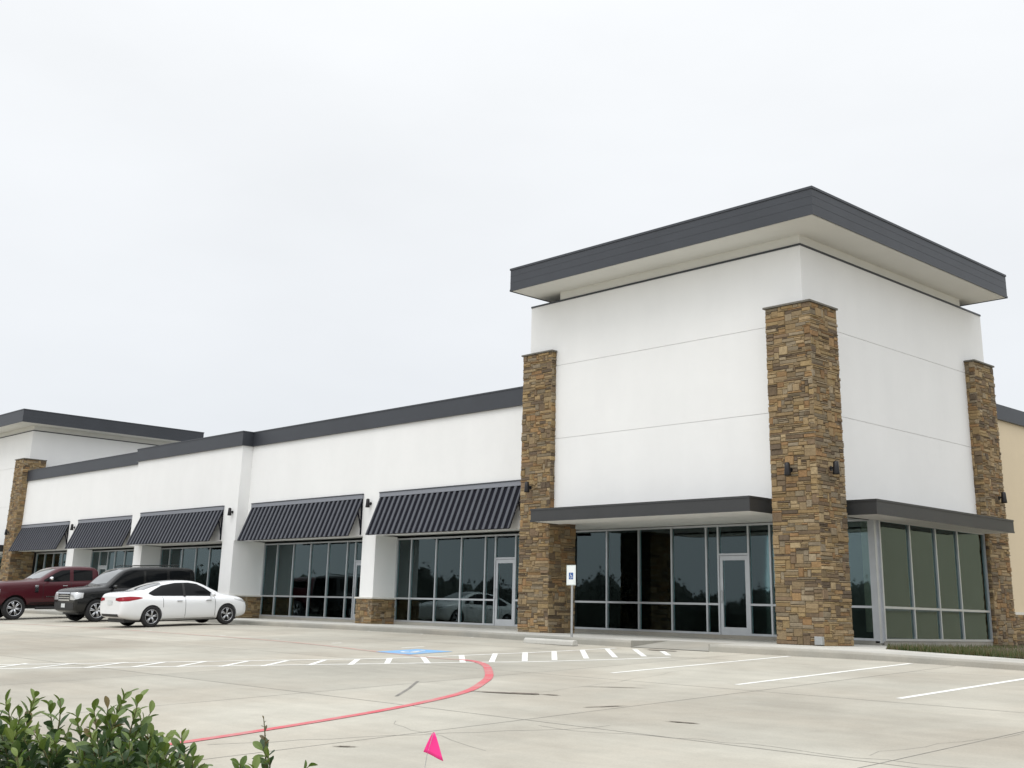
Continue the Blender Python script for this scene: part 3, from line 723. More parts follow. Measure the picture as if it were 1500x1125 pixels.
# ------------------------------------------------------------------ vehicles
def hermite(tab, x):
    xs_ = [r[0] for r in tab]
    for i in range(len(tab)-1):
        if xs_[i] <= x <= xs_[i+1]:
            t = (x-xs_[i])/(xs_[i+1]-xs_[i]); return [a+(b-a)*t for a, b in zip(tab[i], tab[i+1])]
def car_body(name, st, parent, mt, wheels, wr, arch_y, crown=.02):
    """loft the body through cross sections, smooth it, then cut the wheel arches"""
    import bmesh
    bm = bmesh.new(); rows = []
    for x, zb, wd, zs, wb, zt, wt in st:
        half = [(0, zb), (wd*.72, zb), (wd*.955, zb+.05), (wd, zb+(zs-zb)*.42), (wd*.995, zb+(zs-zb)*.86), (wb+(wd-wb)*.25, zs-.012), (wb-.012, zs+.008), (wb+(wt-wb)*.5+.012, zs+(zt-zs)*.52), (wt+.004, zt-.035), (wt*.94, zt-.004), (wt*.55, zt+crown*.7), (0, zt+crown)]
        ring = [bm.verts.new((x, y, z)) for y, z in half] + [bm.verts.new((x, -y, z)) for y, z in half[-2:0:-1]]
        rows.append(ring)
    n = len(rows[0])
    for a, b in zip(rows, rows[1:]):
        for k in range(n): bm.faces.new((a[k], a[(k+1) % n], b[(k+1) % n], b[k]))
    for r, flip in ((rows[0], 1), (rows[-1], 0)):          # end caps as strips of quads
        for k in range(11):
            a, b, c, d = r[k], r[k+1], r[(n-k-1) % n], r[(n-k) % n]
            vs = [v for i, v in enumerate((a, b, c, d)) if v not in (a, b, c, d)[:i]]
            if len(vs) >= 3: bm.faces.new(vs)
    bmesh.ops.recalc_face_normals(bm, faces=bm.faces)
    me = bpy.data.meshes.new(name); bm.to_mesh(me); bm.free(); me.materials.append(mt)
    o = bpy.data.objects.new(name, me); C.objects.link(o); o.parent = parent
    md = o.modifiers.new('s', 'SUBSURF'); md.levels = 2; md.render_levels = 2
    dg = bpy.context.evaluated_depsgraph_get(); sm = bpy.data.meshes.new_from_object(o.evaluated_get(dg)); o.modifiers.clear()
    bvh = BVHTree.FromPolygons([v.co[:] for v in sm.vertices], [p.vertices[:] for p in sm.polygons])
    o.data = sm
    cut = MB()
    for wx in wheels:
        for s in (-1, 1): cut.lathe([(.001, arch_y*s), (wr, arch_y*s), (wr, 1.4*s), (.001, 1.4*s)], (wx, 0, wheels[wx]), 'y', 40)
    co = cut.build('cut', mt); co.parent = parent
    mb = o.modifiers.new('b', 'BOOLEAN'); mb.object = co; mb.operation = 'DIFFERENCE'; mb.solver = 'EXACT'
    dg = bpy.context.evaluated_depsgraph_get(); dg.update(); fm2 = bpy.data.meshes.new_from_object(o.evaluated_get(dg)); o.modifiers.clear(); o.data = fm2
    bpy.data.objects.remove(co)
    for p in o.data.polygons: p.use_smooth = True
    try: o.data.set_sharp_from_angle(angle=math.radians(40))
    except Exception: pass
    return o, bvh
def patch(bvh, name, mt, parent, dirv, lo, hi, nu=24, nv=10, lift=.006, thick=True):
    """a panel laid on the body: lo/hi are polylines (u, v); dirv picks how it is projected"""
    d = Vector(dirv).normalized(); top = abs(d.z) > .9
    U = Vector((0, 1, 0)) if top else Vector((-d.y, d.x, 0)).normalized()
    V = Vector((1, 0, 0)) if top else Vector((0, 0, 1))
    u0, u1 = lo[0][0], lo[-1][0]; mb = MB(); G = []
    for i in range(nu+1):
        u = u0+(u1-u0)*i/nu; a, b = interp(lo, u), interp(hi, u); row = []
        for j in range(nv+1):
            v = a+(b-a)*j/nv; p = U*u+V*v; hit = bvh.ray_cast(p-d*6, d, 12)
            row.append(None if hit[0] is None else hit[0]-d*lift)
        G.append(row)
    for i in range(nu):
        for j in range(nv):
            q = [G[i][j], G[i+1][j], G[i+1][j+1], G[i][j+1]]
            if all(p is not None for p in q) and (q[0]-q[2]).length > 1e-5 and max((q[k]-q[(k+1) % 4]).length for k in range(4)) < .5: mb.face(q)
    if not mb.f: return None
    return mb.build(name, mt, parent, smooth=True, fixn=False, weld=True)
def corner(bvh, name, mt, parent, d, pts, nu=20, nv=8, lift=.007):
    """a lamp wrapping a corner: pts are (x, y, z low, z high) along it"""
    dd = Vector(d).normalized(); U = Vector((-dd.y, dd.x, 0)).normalized()
    q = sorted((U.x*x+U.y*y, a, b) for x, y, a, b in pts)
    return patch(bvh, name, mt, parent, d, [(u, a) for u, a, b in q], [(u, b) for u, a, b in q], nu, nv, lift)
def wheel(parent, x, y, r, wd, spokes, rim_mt, dark):
    s = 1 if y > 0 else -1; t = bpy.data.objects.new('wheel', None); C.objects.link(t); t.parent = parent; t.location = (x, y, r); t.empty_display_size = .1
    a = wd/2; rr = r*.68
    MB().lathe([(rr, -a*.8), (r*.86, -a), (r*.965, -a*.86), (r, -a*.55), (r, a*.55), (r*.965, a*.86), (r*.86, a), (rr, a*.8)], (0, 0, 0), 'y', 36).build('tyre', M['rubber'], t, smooth=True)
    m = MB(); m.lathe([(rr*1.0, s*a*.8), (rr*.97, s*a*.82), (rr*.92, s*a*.6), (rr*.90, s*a*.1), (.001, s*a*.05)], (0, 0, 0), 'y', 36, 1)
    for k in range(spokes):
        an = 2*math.pi*k/spokes+.2
        for off in (-.13, .13):
            c0, s0 = math.cos(an+off*1.0), math.sin(an+off*1.0); c1, s1 = math.cos(an+off*1.7), math.sin(an+off*1.7)
            m.tube([(c1*rr*.12, s*a*.62, s1*rr*.12), (c0*rr*.55, s*a*.68, s0*rr*.55), (c0*rr*.95, s*a*.66, s0*rr*.95)], [rr*.09, rr*.075, rr*.07], 6)
    m.lathe([(rr*.98, s*a*.74), (rr*1.0, s*a*.86), (rr*.93, s*a*.84), (rr*.93, s*a*.70)], (0, 0, 0), 'y', 36)
    m.lathe([(rr*.20, s*a*.55), (rr*.2, s*a*.74), (rr*.12, s*a*.78), (.001, s*a*.78)], (0, 0, 0), 'y', 20)
    m.build('rim', [rim_mt, dark], t, smooth=True)
def place(o, x, y, yaw):
    o.rotation_mode = 'ZYX'; o.rotation_euler = (math.atan(LOT_K), 0, math.radians(yaw)); o.location = (x, y, zz(y)+.004)
def mirror(parent, bx_, y, z, mt):
    m = MB(); s = 1 if y > 0 else -1
    m.lathe([(.001, -.07), (.05, -.06), (.085, -.02), (.09, .03), (.08, .05), (.001, .05)], (0, 0, 0), 'x', 14)
    m.v = [(-vx, vy*1.25, vz*.85) for vx, vy, vz in m.v]
    k = len(m.v); m.tube([(0, -s*.16, -.06), (0, -s*.04, -.02)], .025, 6); o = m.build('side_mirror', mt, parent, smooth=True); o.location = (bx_, y, z); return o
def handle(parent, x, y, z, mt):
    s = 1 if y > 0 else -1; return MB().box(x-.10, x+.10, y, y+s*.03, z-.014, z+.016).build('door_handle', mt, parent, bevel=.008)

# white sedan, nose to the shops
sd = thing('sedan', 'white four door sedan with dark tinted windows parked nose to the shops', 'car', group=None)
S = [(-2.445,.44,.70,.80,.66,.95,.54),(-2.43,.36,.80,.88,.745,1.04,.62),(-2.34,.29,.865,.935,.79,1.095,.68),(-2.05,.225,.905,.97,.81,1.125,.70),(-1.78,.20,.92,.968,.815,1.14,.69),(-1.68,.195,.92,.966,.815,1.155,.675),(-1.25,.18,.925,.955,.81,1.315,.61),(-.85,.175,.925,.945,.805,1.435,.575),(-.35,.175,.925,.935,.805,1.478,.58),(.12,.175,.925,.925,.805,1.47,.58),(.45,.175,.925,.92,.805,1.41,.585),(.90,.175,.925,.915,.81,1.20,.64),(1.22,.18,.925,.915,.82,1.045,.70),(1.32,.18,.925,.91,.82,1.02,.72),(1.72,.20,.92,.89,.81,.97,.71),(2.0,.23,.90,.845,.79,.91,.68),(2.13,.26,.855,.78,.73,.84,.62),(2.20,.32,.78,.71,.66,.76,.55),(2.22,.42,.68,.62,.56,.69,.45)]
bo, bv = car_body('body', S, sd, M['car_white'], {-1.39: .33, 1.39: .33}, .375, .62)
for s in (1, -1):
    dv = (0, -s, 0); f = s                         # looking from +y: U = (s,0,0)
    def U_(pts): return sorted([(p[0]*f, p[1]) for p in pts])
    patch(bv, 'side_window', M['car_glass'], sd, dv, U_([(-1.47, 1.06), (-1.32, .99), (.2, .965), (.98, .945)]), U_([(-1.47, 1.09), (-1.25, 1.20), (-.98, 1.32), (-.5, 1.40), (0, 1.405), (.32, 1.36), (.62, 1.22), (.98, .965)]), 40, 10, .004)
    patch(bv, 'window_trim', M['plastic'], sd, dv, U_([(-.235, .95), (-.15, .95)]), U_([(-.235, 1.39), (-.15, 1.39)]), 2, 8, .008)
    for xx, z0_, z1_ in ((-.19, .27, .95), (.92, .30, .93), (-1.0, .62, .955)):
        patch(bv, 'door_seam', M['plastic'], sd, dv, U_([(xx-.007, z0_), (xx+.007, z0_)]), U_([(xx-.007, z1_), (xx+.007, z1_)]), 1, 12, .002)
    patch(bv, 'rocker_trim', M['plastic'], sd, dv, U_([(-.98, .19), (.98, .19)]), U_([(-.98, .25), (.98, .25)]), 20, 2, .004)
    for xx in (-.42, .66): handle(sd, xx, s*.905, .815, M['chrome'])
    mirror(sd, .78, s*.98, 1.0, M['car_white'])
    corner(bv, 'tail_light', M['tail'], sd, (1, -s*.8, 0), [(-2.44, s*.40, .86, .93), (-2.42, s*.66, .83, .965), (-2.2, s*.86, .84, .985), (-1.95, s*.91, .885, .97), (-1.80, s*.92, .92, .945)], 26, 8)
    corner(bv, 'headlight', M['lens'], sd, (-1, -s*.8, 0), [(2.2, s*.5, .66, .73), (2.02, s*.86, .73, .82), (1.72, s*.91, .82, .86)], 20, 6)
patch(bv, 'rear_window', M['windscreen'], sd, (0, 0, -1), [(-.60, -1.60), (0, -1.72), (.60, -1.60)], [(-.52, -.98), (0, -.88), (.52, -.98)], 24, 12, .005)
patch(bv, 'windshield', M['windscreen'], sd, (0, 0, -1), [(-.52, .44), (0, .36), (.52, .44)], [(-.60, 1.12), (0, 1.32), (.60, 1.12)], 24, 12, .005)
patch(bv, 'licence_plate', M['plate'], sd, (1, 0, 0), [(-.17, .72), (.17, .72)], [(-.17, .86), (.17, .86)], 4, 4, .012)
patch(bv, 'bumper_trim', M['plastic'], sd, (1, 0, 0), [(-.60, .34), (.60, .34)], [(-.60, .43), (.60, .43)], 20, 4, .006)
MB().box(-2.2, 1.9, -.6, .6, .16, .36).box(-1.7, -1.1, -.7, .7, .17, .7).box(1.1, 1.7, -.7, .7, .17, .66).build('underbody', M['plastic'], sd)
for x in (-1.39, 1.39):
    for y in (.81, -.81): wheel(sd, x, y, .335, .225, 5, M['rim'], M['plastic'])
place(sd, -22.47, -4.27, 90)

# black full size suv, nose out
sv = thing('suv', 'black full size suv with chrome grille backed in between sedan and pickup', 'car')
S = [(-2.57,.52,.88,1.06,.86,1.50,.76),(-2.52,.42,.97,1.12,.92,1.84,.80),(-2.32,.36,1.0,1.16,.94,1.925,.82),(-1.2,.31,1.005,1.17,.945,1.955,.83),(0,.31,1.005,1.17,.945,1.95,.83),(.40,.31,1.005,1.17,.945,1.89,.825),(.78,.31,1.005,1.17,.945,1.62,.85),(1.10,.31,1.005,1.165,.945,1.32,.87),(1.18,.31,1.005,1.16,.945,1.27,.87),(1.65,.31,1.005,1.15,.94,1.235,.86),(2.05,.32,1.0,1.12,.93,1.205,.84),(2.22,.34,.985,1.08,.91,1.17,.80),(2.31,.40,.94,1.0,.87,1.09,.74),(2.33,.46,.88,.92,.80,1.0,.66)]
bo, bv = car_body('body', S, sv, M['car_black'], {-1.47: .40, 1.47: .40}, .465, .66)
for s in (1, -1):
    dv = (0, -s, 0); f = s
    patch(bv, 'side_window', M['car_glass'], sv, dv, U_([(-2.30, 1.24), (.75, 1.20), (1.05, 1.19)]), U_([(-2.30, 1.74), (-1.9, 1.82), (.15, 1.84), (.42, 1.77), (1.05, 1.21)]), 40, 8, .004)
    for xx in (-1.35, -.38): patch(bv, 'window_trim', M['car_black'], sv, dv, U_([(xx-.05, 1.18), (xx+.05, 1.18)]), U_([(xx-.05, 1.81), (xx+.05, 1.81)]), 2, 8, .008)
    for xx in (-1.35, -.38, 1.0): patch(bv, 'door_seam', M['plastic'], sv, dv, U_([(xx-.007, .42), (xx+.007, .42)]), U_([(xx-.007, 1.17), (xx+.007, 1.17)]), 1, 10, .002)
    for xx in (-.62, .35): handle(sv, xx, s*.99, 1.04, M['car_black'])
    mirror(sv, .88, s*1.10, 1.24, M['car_black'])
    corner(bv, 'headlight', M['lens'], sv, (-1, -s*.5, 0), [(2.33, s*.54, .80, 1.06), (2.27, s*.84, .79, 1.07), (2.02, s*.985, .86, 1.04)], 16, 8, .009)
    MB().tube([(-1.9, s*.66, 1.99), (-1.8, s*.66, 2.02), (.0, s*.66, 2.015), (.15, s*.66, 1.96)], .018, 6).build('roof_rail', M['plastic'], sv)
patch(bv, 'windshield', M['windscreen'], sv, (0, 0, -1), [(-.70, .42), (0, .38), (.70, .42)], [(-.80, 1.04), (0, 1.12), (.80, 1.04)], 24, 12, .005)
patch(bv, 'rear_window', M['car_glass'], sv, (1, 0, 0), [(-.66, 1.3), (.66, 1.3)], [(-.62, 1.75), (.62, 1.75)], 16, 6, .006)
gp = patch(bv, 'grille', M['chrome'], sv, (-1, 0, 0), [(-.50, .76), (.50, .76)], [(-.50, 1.06), (.50, 1.06)], 20, 10, .014)
for z in (.81, .89, .97): patch(bv, 'grille_mesh', M['plastic'], gp, (-1, 0, 0), [(-.46, z), (.46, z)], [(-.46, z+.045), (.46, z+.045)], 16, 2, .020)
patch(bv, 'lower_bumper', M['plastic'], sv, (-1, 0, 0), [(-.84, .42), (.84, .42)], [(-.86, .70), (.86, .70)], 30, 6, .008)
patch(bv, 'licence_plate', M['plate'], sv, (-1, 0, 0), [(-.17, .52), (.17, .52)], [(-.17, .66), (.17, .66)], 4, 4, .024)
MB().box(-2.3, 2.05, -.68, .68, .27, .5).box(-1.85, -1.1, -.75, .75, .28, .8).box(1.1, 1.85, -.75, .75, .28, .8).build('underbody', M['plastic'], sv)
for x in (-1.47, 1.47):
    for y in (.86, -.86): wheel(sv, x, y, .40, .27, 6, M['rim'], M['plastic'])
place(sv, -28.38, -3.45, -90)

# maroon crew cab pickup, nose out
tk = thing('pickup_truck', 'maroon crew cab pickup truck backed in at the left edge', 'truck')
S = [(-1.32,.62,.93,1.38,.90,1.44,.78),(-1.30,.55,.98,1.40,.945,1.76,.80),(-1.24,.52,1.0,1.40,.955,1.97,.82),(-.7,.52,1.005,1.40,.96,2.02,.84),(.15,.52,1.005,1.40,.96,2.015,.84),(.46,.52,1.005,1.40,.96,1.95,.835),(.84,.52,1.005,1.40,.96,1.72,.86),(1.14,.52,1.005,1.40,.96,1.52,.88),(1.24,.52,1.01,1.40,.965,1.49,.89),(1.8,.52,1.02,1.38,.97,1.47,.88),(2.6,.52,1.02,1.36,.97,1.45,.87),(2.9,.54,1.0,1.32,.95,1.41,.85),(3.0,.56,.97,1.22,.92,1.32,.80),(3.04,.60,.92,1.10,.88,1.2,.74)]
bo, bv = car_body('body', S, tk, M['car_maroon'], {2.1: .42}, .52, .64)
bd = MB(); x0, x1, w0 = -3.15, -1.36, 1.0
poly = [(x0, .62), (-2.46, .62)]+[(-1.95-.51*math.cos(a), .45+.51*math.sin(a)) for a in [math.radians(20+20*i) for i in range(8)]]+[(-1.44, .62), (x1, .62), (x1, 1.44), (x0, 1.44)]
for s in (1, -1): bd.prism(poly, 'y', s*.90, s*w0)
bd.box(x0, x1, -.90, .90, .78, .84).box(x1-.05, x1, -.899, .899, .84, 1.43).box(x0, x0+.06, -.899, .899, .70, 1.42); bd.build('truck_bed', M['car_maroon'], tk, bevel=.015)
for s in (1, -1):
    dv = (0, -s, 0); f = s
    patch(bv, 'side_window', M['car_glass'], tk, dv, U_([(-1.0, 1.46), (-.20, 1.45)]), U_([(-1.0, 1.86), (-.20, 1.88)]), 14, 8, .005)
    patch(bv, 'side_window', M['car_glass'], tk, dv, U_([(-.05, 1.45), (.6, 1.42), (1.0, 1.44)]), U_([(-.05, 1.88), (.28, 1.87), (.52, 1.77), (1.0, 1.50)]), 18, 8, .005)
    for xx in (-1.02, -.10, 1.02): patch(bv, 'door_seam', M['plastic'], tk, dv, U_([(xx-.008, .62), (xx+.008, .62)]), U_([(xx-.008, 1.42), (xx+.008, 1.42)]), 1, 10, .002)
    for xx in (-.8, .15): handle(tk, xx, s*.995, 1.26, M['chrome'])
    patch(bv, 'fender_vent', M['chrome'], tk, dv, U_([(1.22, 1.02), (1.36, 1.02)]), U_([(1.22, 1.30), (1.36, 1.30)]), 4, 6, .012)
    patch(bv, 'door_badge', M['chrome'], tk, dv, U_([(.55, .83), (.9, .83)]), U_([(.55, .87), (.9, .87)]), 8, 2, .008)
    patch(bv, 'rocker_trim', M['plastic'], tk, dv, U_([(-1.2, .54), (1.5, .54)]), U_([(-1.2, .64), (1.5, .64)]), 20, 2, .006)
    mirror(tk, .80, s*1.16, 1.55, M['chrome'])
    MB().tube([(-1.1, s*1.02, .42), (1.3, s*1.02, .42)], .05, 8).build('side_step', M['plastic'], tk)
    corner(bv, 'headlight', M['lens'], tk, (-1, -s*.5, 0), [(3.04, s*.62, .95, 1.2), (2.96, s*.9, .95, 1.2), (2.7, s*1.0, 1.0, 1.16)], 12, 6, .009)
patch(bv, 'windshield', M['windscreen'], tk, (0, 0, -1), [(-.70, .50), (0, .44), (.70, .50)], [(-.80, 1.06), (0, 1.16), (.80, 1.06)], 24, 12, .005)
patch(bv, 'rear_window', M['car_glass'], tk, (1, 0, 0), [(-.6, 1.42), (.6, 1.42)], [(-.56, 1.78), (.56, 1.78)], 14, 6, .006)
patch(bv, 'grille', M['chrome'], tk, (-1, 0, 0), [(-.6, .86), (.6, .86)], [(-.6, 1.12), (.6, 1.12)], 16, 6, .012)
MB().box(-3.0, 2.9, -.55, .55, .40, .66).box(1.6, 2.6, -.72, .72, .42, .95).build('underbody', M['plastic'], tk)
MB().box(3.02, 3.22, -.98, .98, .52, .80).build('bumper', M['chrome'], tk, bevel=.04)
for x in (-1.95, 2.1):
    for y in (.87, -.87): wheel(tk, x, y, .43, .29, 6, M['rim'], M['plastic'])
place(tk, -33.17, -4.03, -90)

# ------------------------------------------------------------------ foreground shrubs
fwd = Vector((-.70704695, .65190372, .27405502)); rt = Vector((.68304024, .72992067, .02592004)); up = Vector((.18314105, -.20551729, .96136465))
CAM = Vector((15.5879, -24.3597, .5911))
def leaf(mb, p, d, nrm, L, Wd, col, curl=.25):
    d = d.normalized(); s = d.cross(nrm).normalized(); n = s.cross(d)
    prof = [(0, .06), (.15, .35), (.35, .78), (.58, 1.0), (.78, .86), (.93, .45), (1.0, .05)]
    L_, C_, R_ = [], [], []
    for t, w in prof:
        c = p+d*(L*t)-n*(curl*L*t*t); C_.append(c); L_.append(c-s*(Wd*w/2)+n*(Wd*.16*w)); R_.append(c+s*(Wd*w/2)+n*(Wd*.16*w))
    for i in range(len(prof)-1):
        mb.face([L_[i], C_[i], C_[i+1], L_[i+1]], 0, col); mb.face([C_[i], R_[i], R_[i+1], C_[i+1]], 0, col)
def shoot(mb, tw, base, tip, R, n=14, L=.05, dark=False, dry=False):
    base, tip = Vector(base), Vector(tip); mid = base.lerp(tip, .5)+Vector((R.uniform(-.03, .03), R.uniform(-.03, .03), 0))
    pts = [base.lerp(mid, t).lerp(mid.lerp(tip, t), t) for t in [i/6 for i in range(7)]]
    tw.tube(pts, [.0035-.0004*i for i in range(7)], 5)
    ax = (tip-mid).normalized(); a0 = R.uniform(0, 6.28)
    n = round(n*1.35)
    for k in range(n):
        t = (k+.5)/n; p = base.lerp(mid, t).lerp(mid.lerp(tip, t), t); a = a0+k*2.4
        o1 = ax.orthogonal().normalized(); o2 = ax.cross(o1); out = o1*math.cos(a)+o2*math.sin(a)
        lift = .5+1.0*t; d = (out+ax*lift).normalized()
        young = t > .6 and not dark; v = R.random()
        if young: col = (.09+.08*v, .15+.08*v, .026+.02*v)
        elif R.random() < .25: col = (.085, .135, .035)
        else: col = (.032+.03*v, .065+.045*v, .022+.014*v)
        s = (1.0-.35*abs(t-.45))*R.uniform(.75, 1.15)
        if dry and t > .55: s *= .5 if t < .8 else .3; col = (.10+.05*v, .085+.03*v, .045)
        if R.random() < .008: col = (.16, .12, .04)
        leaf(mb, p, d, (ax-out*.4+Vector((R.uniform(-.3, .3), R.uniform(-.3, .3), R.uniform(-.1, .3)))).normalized(), L*s, L*s*.5, col, R.uniform(.0, .3))
def px_point(px, py, dep):     # where the photographed shoot tips stand, 3 m from the viewer
    return CAM+(fwd+rt*((px-744.6)/1703.05)-up*((py-408.28)/1703.05))*dep
def shrub(label, tips, fill, cx, seed, L):
    R = random.Random(seed); root = Vector((cx[0], cx[1], zz(cx[1])))
    t = thing('shrub', label, 'shrub', tuple(root)); mb, tw = MB(), MB()
    tw.tube([(0, 0, -.05), (.02, .01, .3), (.0, .03, .6)], [.022, .018, .012], 8)
    for px, py, dep, n, ln in tips:
        tip = px_point(px, py, dep)-root; base = tip-Vector((R.uniform(-.05, .05), R.uniform(-.05, .05), ln)); base = base.lerp(Vector((0, 0, tip.z-ln)), .18)
        shoot(mb, tw, base, tip, R, n, L, dry=(n == 11))
        tw.tube([base, Vector((base.x*.5, base.y*.5, base.z-.25)), Vector((0, .02, .5))], [.004, .006, .008], 5)
    for px0, px1, py, dep0, dep1, k in fill:
        for _ in range(k):
            tip = px_point(R.uniform(px0, px1), py+R.uniform(0, 70), R.uniform(dep0, dep1))-root
            shoot(mb, tw, tip-Vector((R.uniform(-.08, .08), R.uniform(-.08, .08), R.uniform(.12, .22))), tip, R, 13, L*R.uniform(.85, 1.1), dark=R.random() < .6)
    for _ in range(45):          # the body of the plant, down towards the ground
        a = R.uniform(0, 6.28); z = R.uniform(.25, 1.0); rr = .30*math.sqrt(R.random())+.05
        tip = Vector((math.cos(a)*rr, math.sin(a)*rr, z)); shoot(mb, tw, tip*.6+Vector((0, 0, -.03)), tip, R, 9, L, dark=True)
    tw.build('stem', M['twig'], t); mb.build('foliage', M['leaf'], t, attr='leaf_tone', fixn=False, smooth=True)
c1 = px_point(125, 1120, 3.15)
shrub('dense glossy green shrub in the bottom left corner', [
    (8, 1028, 3.1, 15, .16), (52, 1020, 3.1, 15, .16), (30, 1045, 3.0, 14, .16), (-15, 1040, 3.2, 13, .16), (72, 1030, 3.2, 9, .14), (88, 1024, 3.15, 7, .15), (112, 1048, 3.05, 13, .15), (138, 1040, 3.2, 13, .16), (158, 1036, 3.1, 13, .16), (184, 1016, 3.1, 16, .18), (204, 1022, 3.0, 12, .17), (222, 1042, 3.1, 8, .14),
    (170, 1048, 2.95, 14, .15), (208, 1060, 3.0, 13, .15), (130, 1070, 2.9, 13, .14), (190, 1085, 2.85, 12, .14), (244, 1078, 3.05, 9, .12), (266, 1076, 3.1, 9, .12), (282, 1108, 3.0, 8, .10), (225, 1092, 2.95, 12, .12), (80, 1085, 2.95, 12, .13), (95, 1075, 3.15, 12, .13), (15, 1075, 2.9, 12, .14), (50, 1075, 2.9, 12, .14), (300, 1118, 3.05, 7, .1)],
    [(-60, 75, 1062, 2.85, 3.3, 46), (80, 240, 1072, 2.8, 3.3, 60), (0, 270, 1098, 2.75, 3.3, 50), (-200, 0, 1050, 2.9, 3.4, 30)], (c1.x, c1.y), 5, .046)
c2 = px_point(400, 1150, 3.2)
shrub('sparse shrub with one tall bare tipped sprig beside the pink flag', [(386, 1050, 3.15, 11, .17), (384, 1098, 3.1, 9, .09), (352, 1120, 3.1, 8, .09), (372, 1125, 3.0, 8, .09), (455, 1120, 3.15, 6, .09)],
    [(330, 470, 1150, 3.0, 3.35, 26)], (c2.x, c2.y), 9, .044)
bd = MB(); 
for i in range(24):
    a0, a1 = 2*math.pi*i/24, 2*math.pi*(i+1)/24; e = lambda a: (12.35+1.3*math.cos(a)*.68-.6*math.sin(a)*.73, -22.75+1.3*math.cos(a)*.73+.6*math.sin(a)*.68)
    p, q = e(a0), e(a1); bd.face([(12.35, -22.75, zz(-22.75)+.10), (*p, zz(p[1])+.02), (*q, zz(q[1])+.02)])
structure(bd.build('planting_bed', M['soil']))

# ------------------------------------------------------------------ what the glass mirrors: far trees and neighbours across the lot
R = random.Random(3); fb2 = MB()
def crown_line(a):            # uneven top of the wood
    return 4.3+1.0*math.sin(a*31+.5)+.7*math.sin(a*67+1)+.5*math.sin(a*163)+.35*math.sin(a*410+2)+.25*math.sin(a*977)
prev = None
for k in range(1100):
    a = math.radians(172+160*k/1099); c, q = math.cos(a), math.sin(a); h = crown_line(a)+R.uniform(-.25, .25); d0 = 138+2.2*math.sin(a*59)
    sec = [(d0*c, d0*q-10, -3.5), ((d0-1.2)*c, (d0-1.2)*q-10, h*.35), (d0*c, d0*q-10, h*.75), ((d0+2.5)*c, (d0+2.5)*q-10, h), ((d0+9)*c, (d0+9)*q-10, h*.8), ((d0+13)*c, (d0+13)*q-10, -3.5)]
    if prev:
        for t in range(5): fb2.face([prev[t], sec[t], sec[t+1], prev[t+1]])
    prev = sec
for _ in range(16000):        # loose sprays that roughen it
    a = R.uniform(math.radians(172), math.radians(332)); h = crown_line(a); d0 = R.uniform(136, 142); z = h*R.uniform(.3, 1.12)
    s = R.uniform(.08, .2); n = Vector((R.gauss(0, 1), R.gauss(0, 1), R.gauss(0, 1))).normalized(); u = n.orthogonal().normalized(); v = n.cross(u); p = Vector((d0*math.cos(a), d0*math.sin(a)-10, z))
    fb2.face([p-u*s-v*s*.7, p+u*s-v*s*.7, p+u*s+v*s*.7, p-u*s+v*s*.7])
stuff(fb2.build('far_trees', M['far_leaf'], fixn=False), 'dark belt of trees across the lot mirrored in the shop windows', 'trees')
tb = thing('tan_building', 'long tan stucco building mirrored in the right hand shop windows', 'building', (20, 30, 0))
for o in (MB().box(4, 45, 26, 46, -.15, 7.0).build('wall', M['tan'], tb), MB().box(3.9, 45.1, 25.9, 46.1, 6.4, 7.1).build('fascia', M['fascia'], tb), MB().box(3.95, 45.05, 25.95, 46.05, 1.0, 1.12).build('ledge', M['ledge'], tb)): at_parent(o)

# ------------------------------------------------------------------ camera, sky, light
cd = bpy.data.cameras.new('camera'); cam = bpy.data.objects.new('camera', cd); C.objects.link(cam); scene.camera = cam
cd.sensor_width = 36; cd.sensor_fit = 'HORIZONTAL'; cd.lens = 1703.05/1500*36; cd.shift_x = 5.4/1500; cd.shift_y = -154.2/1500; cd.clip_end = 3000; cd.clip_start = .1
cam.matrix_world = Matrix(((rt.x, up.x, -fwd.x, CAM.x), (rt.y, up.y, -fwd.y, CAM.y), (rt.z, up.z, -fwd.z, CAM.z), (0, 0, 0, 1)))
wd = bpy.data.worlds.new('World'); scene.world = wd; wd.use_nodes = True; nt = wd.node_tree; bg = nt.nodes['Background']; L = nt.links.new
SUN = Vector((.16, -.50, .85)).normalized(); el = math.asin(SUN.z); az = math.atan2(SUN.x, SUN.y)
sky = N(nt, 'ShaderNodeTexSky', sky_type='NISHITA'); sky.sun_disc = False; sky.sun_elevation = el; sky.sun_rotation = az; sky.dust_density = 3.0; sky.air_density = 1.0
tc = N(nt, 'ShaderNodeTexCoord').outputs['Generated']
sx_ = N(nt, 'ShaderNodeSeparateXYZ'); L(tc, sx_.inputs[0])
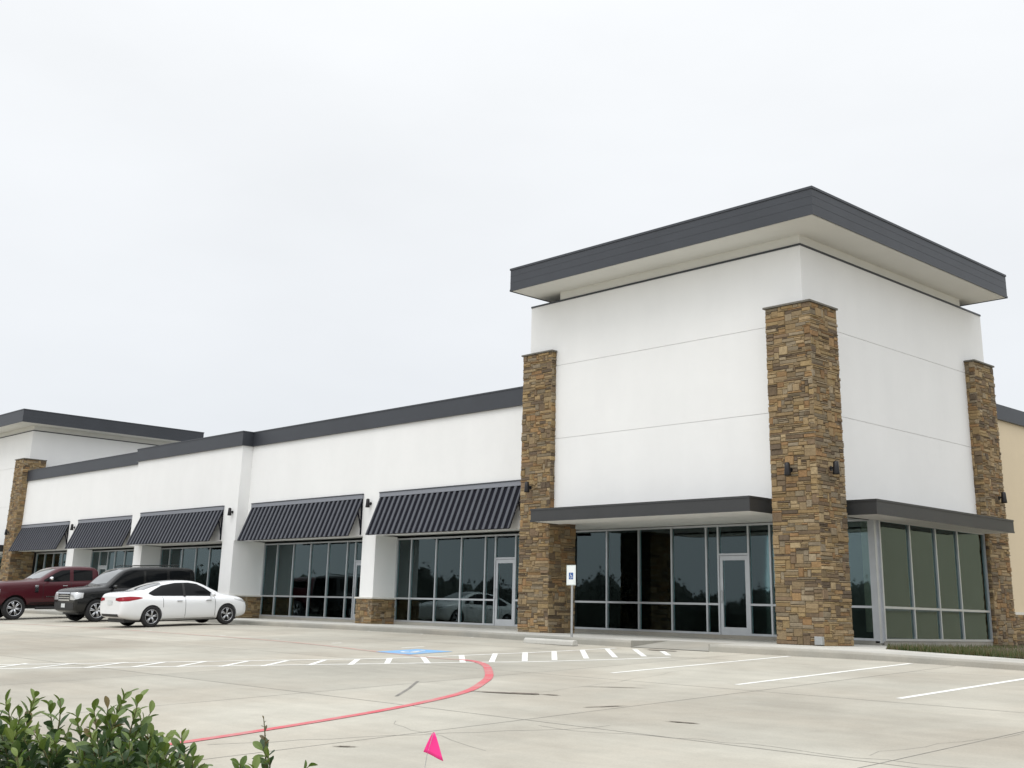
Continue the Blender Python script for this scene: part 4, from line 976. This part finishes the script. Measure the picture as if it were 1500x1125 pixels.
# overcast deck: brighter towards the zenith and towards the veiled sun, mottled by cloud
dp = N(nt, 'ShaderNodeVectorMath', operation='DOT_PRODUCT'); L(tc, dp.inputs[0]); dp.inputs[1].default_value = SUN
r1 = N(nt, 'ShaderNodeMapRange', interpolation_type='SMOOTHSTEP'); L(dp.outputs['Value'], r1.inputs['Value']); r1.inputs['From Min'].default_value = .15; r1.inputs['To Min'].default_value = 0; r1.inputs['To Max'].default_value = .55
ramp = N(nt, 'ShaderNodeValToRGB'); L(sx_.outputs['Z'], ramp.inputs[0]); e = ramp.color_ramp.elements
e[0].position = 0; e[0].color = (.79, .83, .875, 1); e[1].position = 1; e[1].color = (1.35, 1.38, 1.41, 1)
for p_, c_ in ((.22, (.85, .875, .905, 1)), (.42, (.905, .925, .945, 1)), (.6, (1.02, 1.04, 1.06, 1))):
    q = ramp.color_ramp.elements.new(p_); q.color = c_
mp = N(nt, 'ShaderNodeMapping'); mp.inputs['Scale'].default_value = (1.6, 1.6, 4.0); L(tc, mp.inputs['Vector'])
nz = N(nt, 'ShaderNodeTexNoise', Scale=1.5, Detail=5.0, Roughness=.5); L(mp.outputs[0], nz.inputs['Vector'])
r2 = N(nt, 'ShaderNodeMapRange'); L(nz.outputs['Fac'], r2.inputs['Value'])
for k, x in zip(('From Min', 'From Max', 'To Min', 'To Max'), (.3, .7, .96, 1.04)): r2.inputs[k].default_value = x
add1 = N(nt, 'ShaderNodeMath', operation='ADD'); L(r1.outputs['Result'], add1.inputs[0]); add1.inputs[1].default_value = 1.0
mm = N(nt, 'ShaderNodeMath', operation='MULTIPLY'); L(add1.outputs[0], mm.inputs[0]); L(r2.outputs['Result'], mm.inputs[1])
sc_ = N(nt, 'ShaderNodeVectorMath', operation='SCALE'); L(ramp.outputs['Color'], sc_.inputs[0]); L(mm.outputs[0], sc_.inputs['Scale'])
sk = N(nt, 'ShaderNodeVectorMath', operation='SCALE'); L(sky.outputs['Color'], sk.inputs[0]); sk.inputs['Scale'].default_value = .006
ad = N(nt, 'ShaderNodeVectorMath', operation='ADD'); L(sc_.outputs[0], ad.inputs[0]); L(sk.outputs[0], ad.inputs[1])
L(ad.outputs[0], bg.inputs['Color']); bg.inputs['Strength'].default_value = 1.0
sl = bpy.data.lights.new('sun', 'SUN'); sl.energy = .75; sl.angle = math.radians(25); sl.color = (1, .97, .93); so = bpy.data.objects.new('sun', sl); C.objects.link(so)
so.rotation_euler = SUN.to_track_quat('Z', 'Y').to_euler()
scene.view_settings.view_transform = 'Standard'; scene.view_settings.look = 'None'; scene.view_settings.exposure = 0; scene.view_settings.gamma = 1
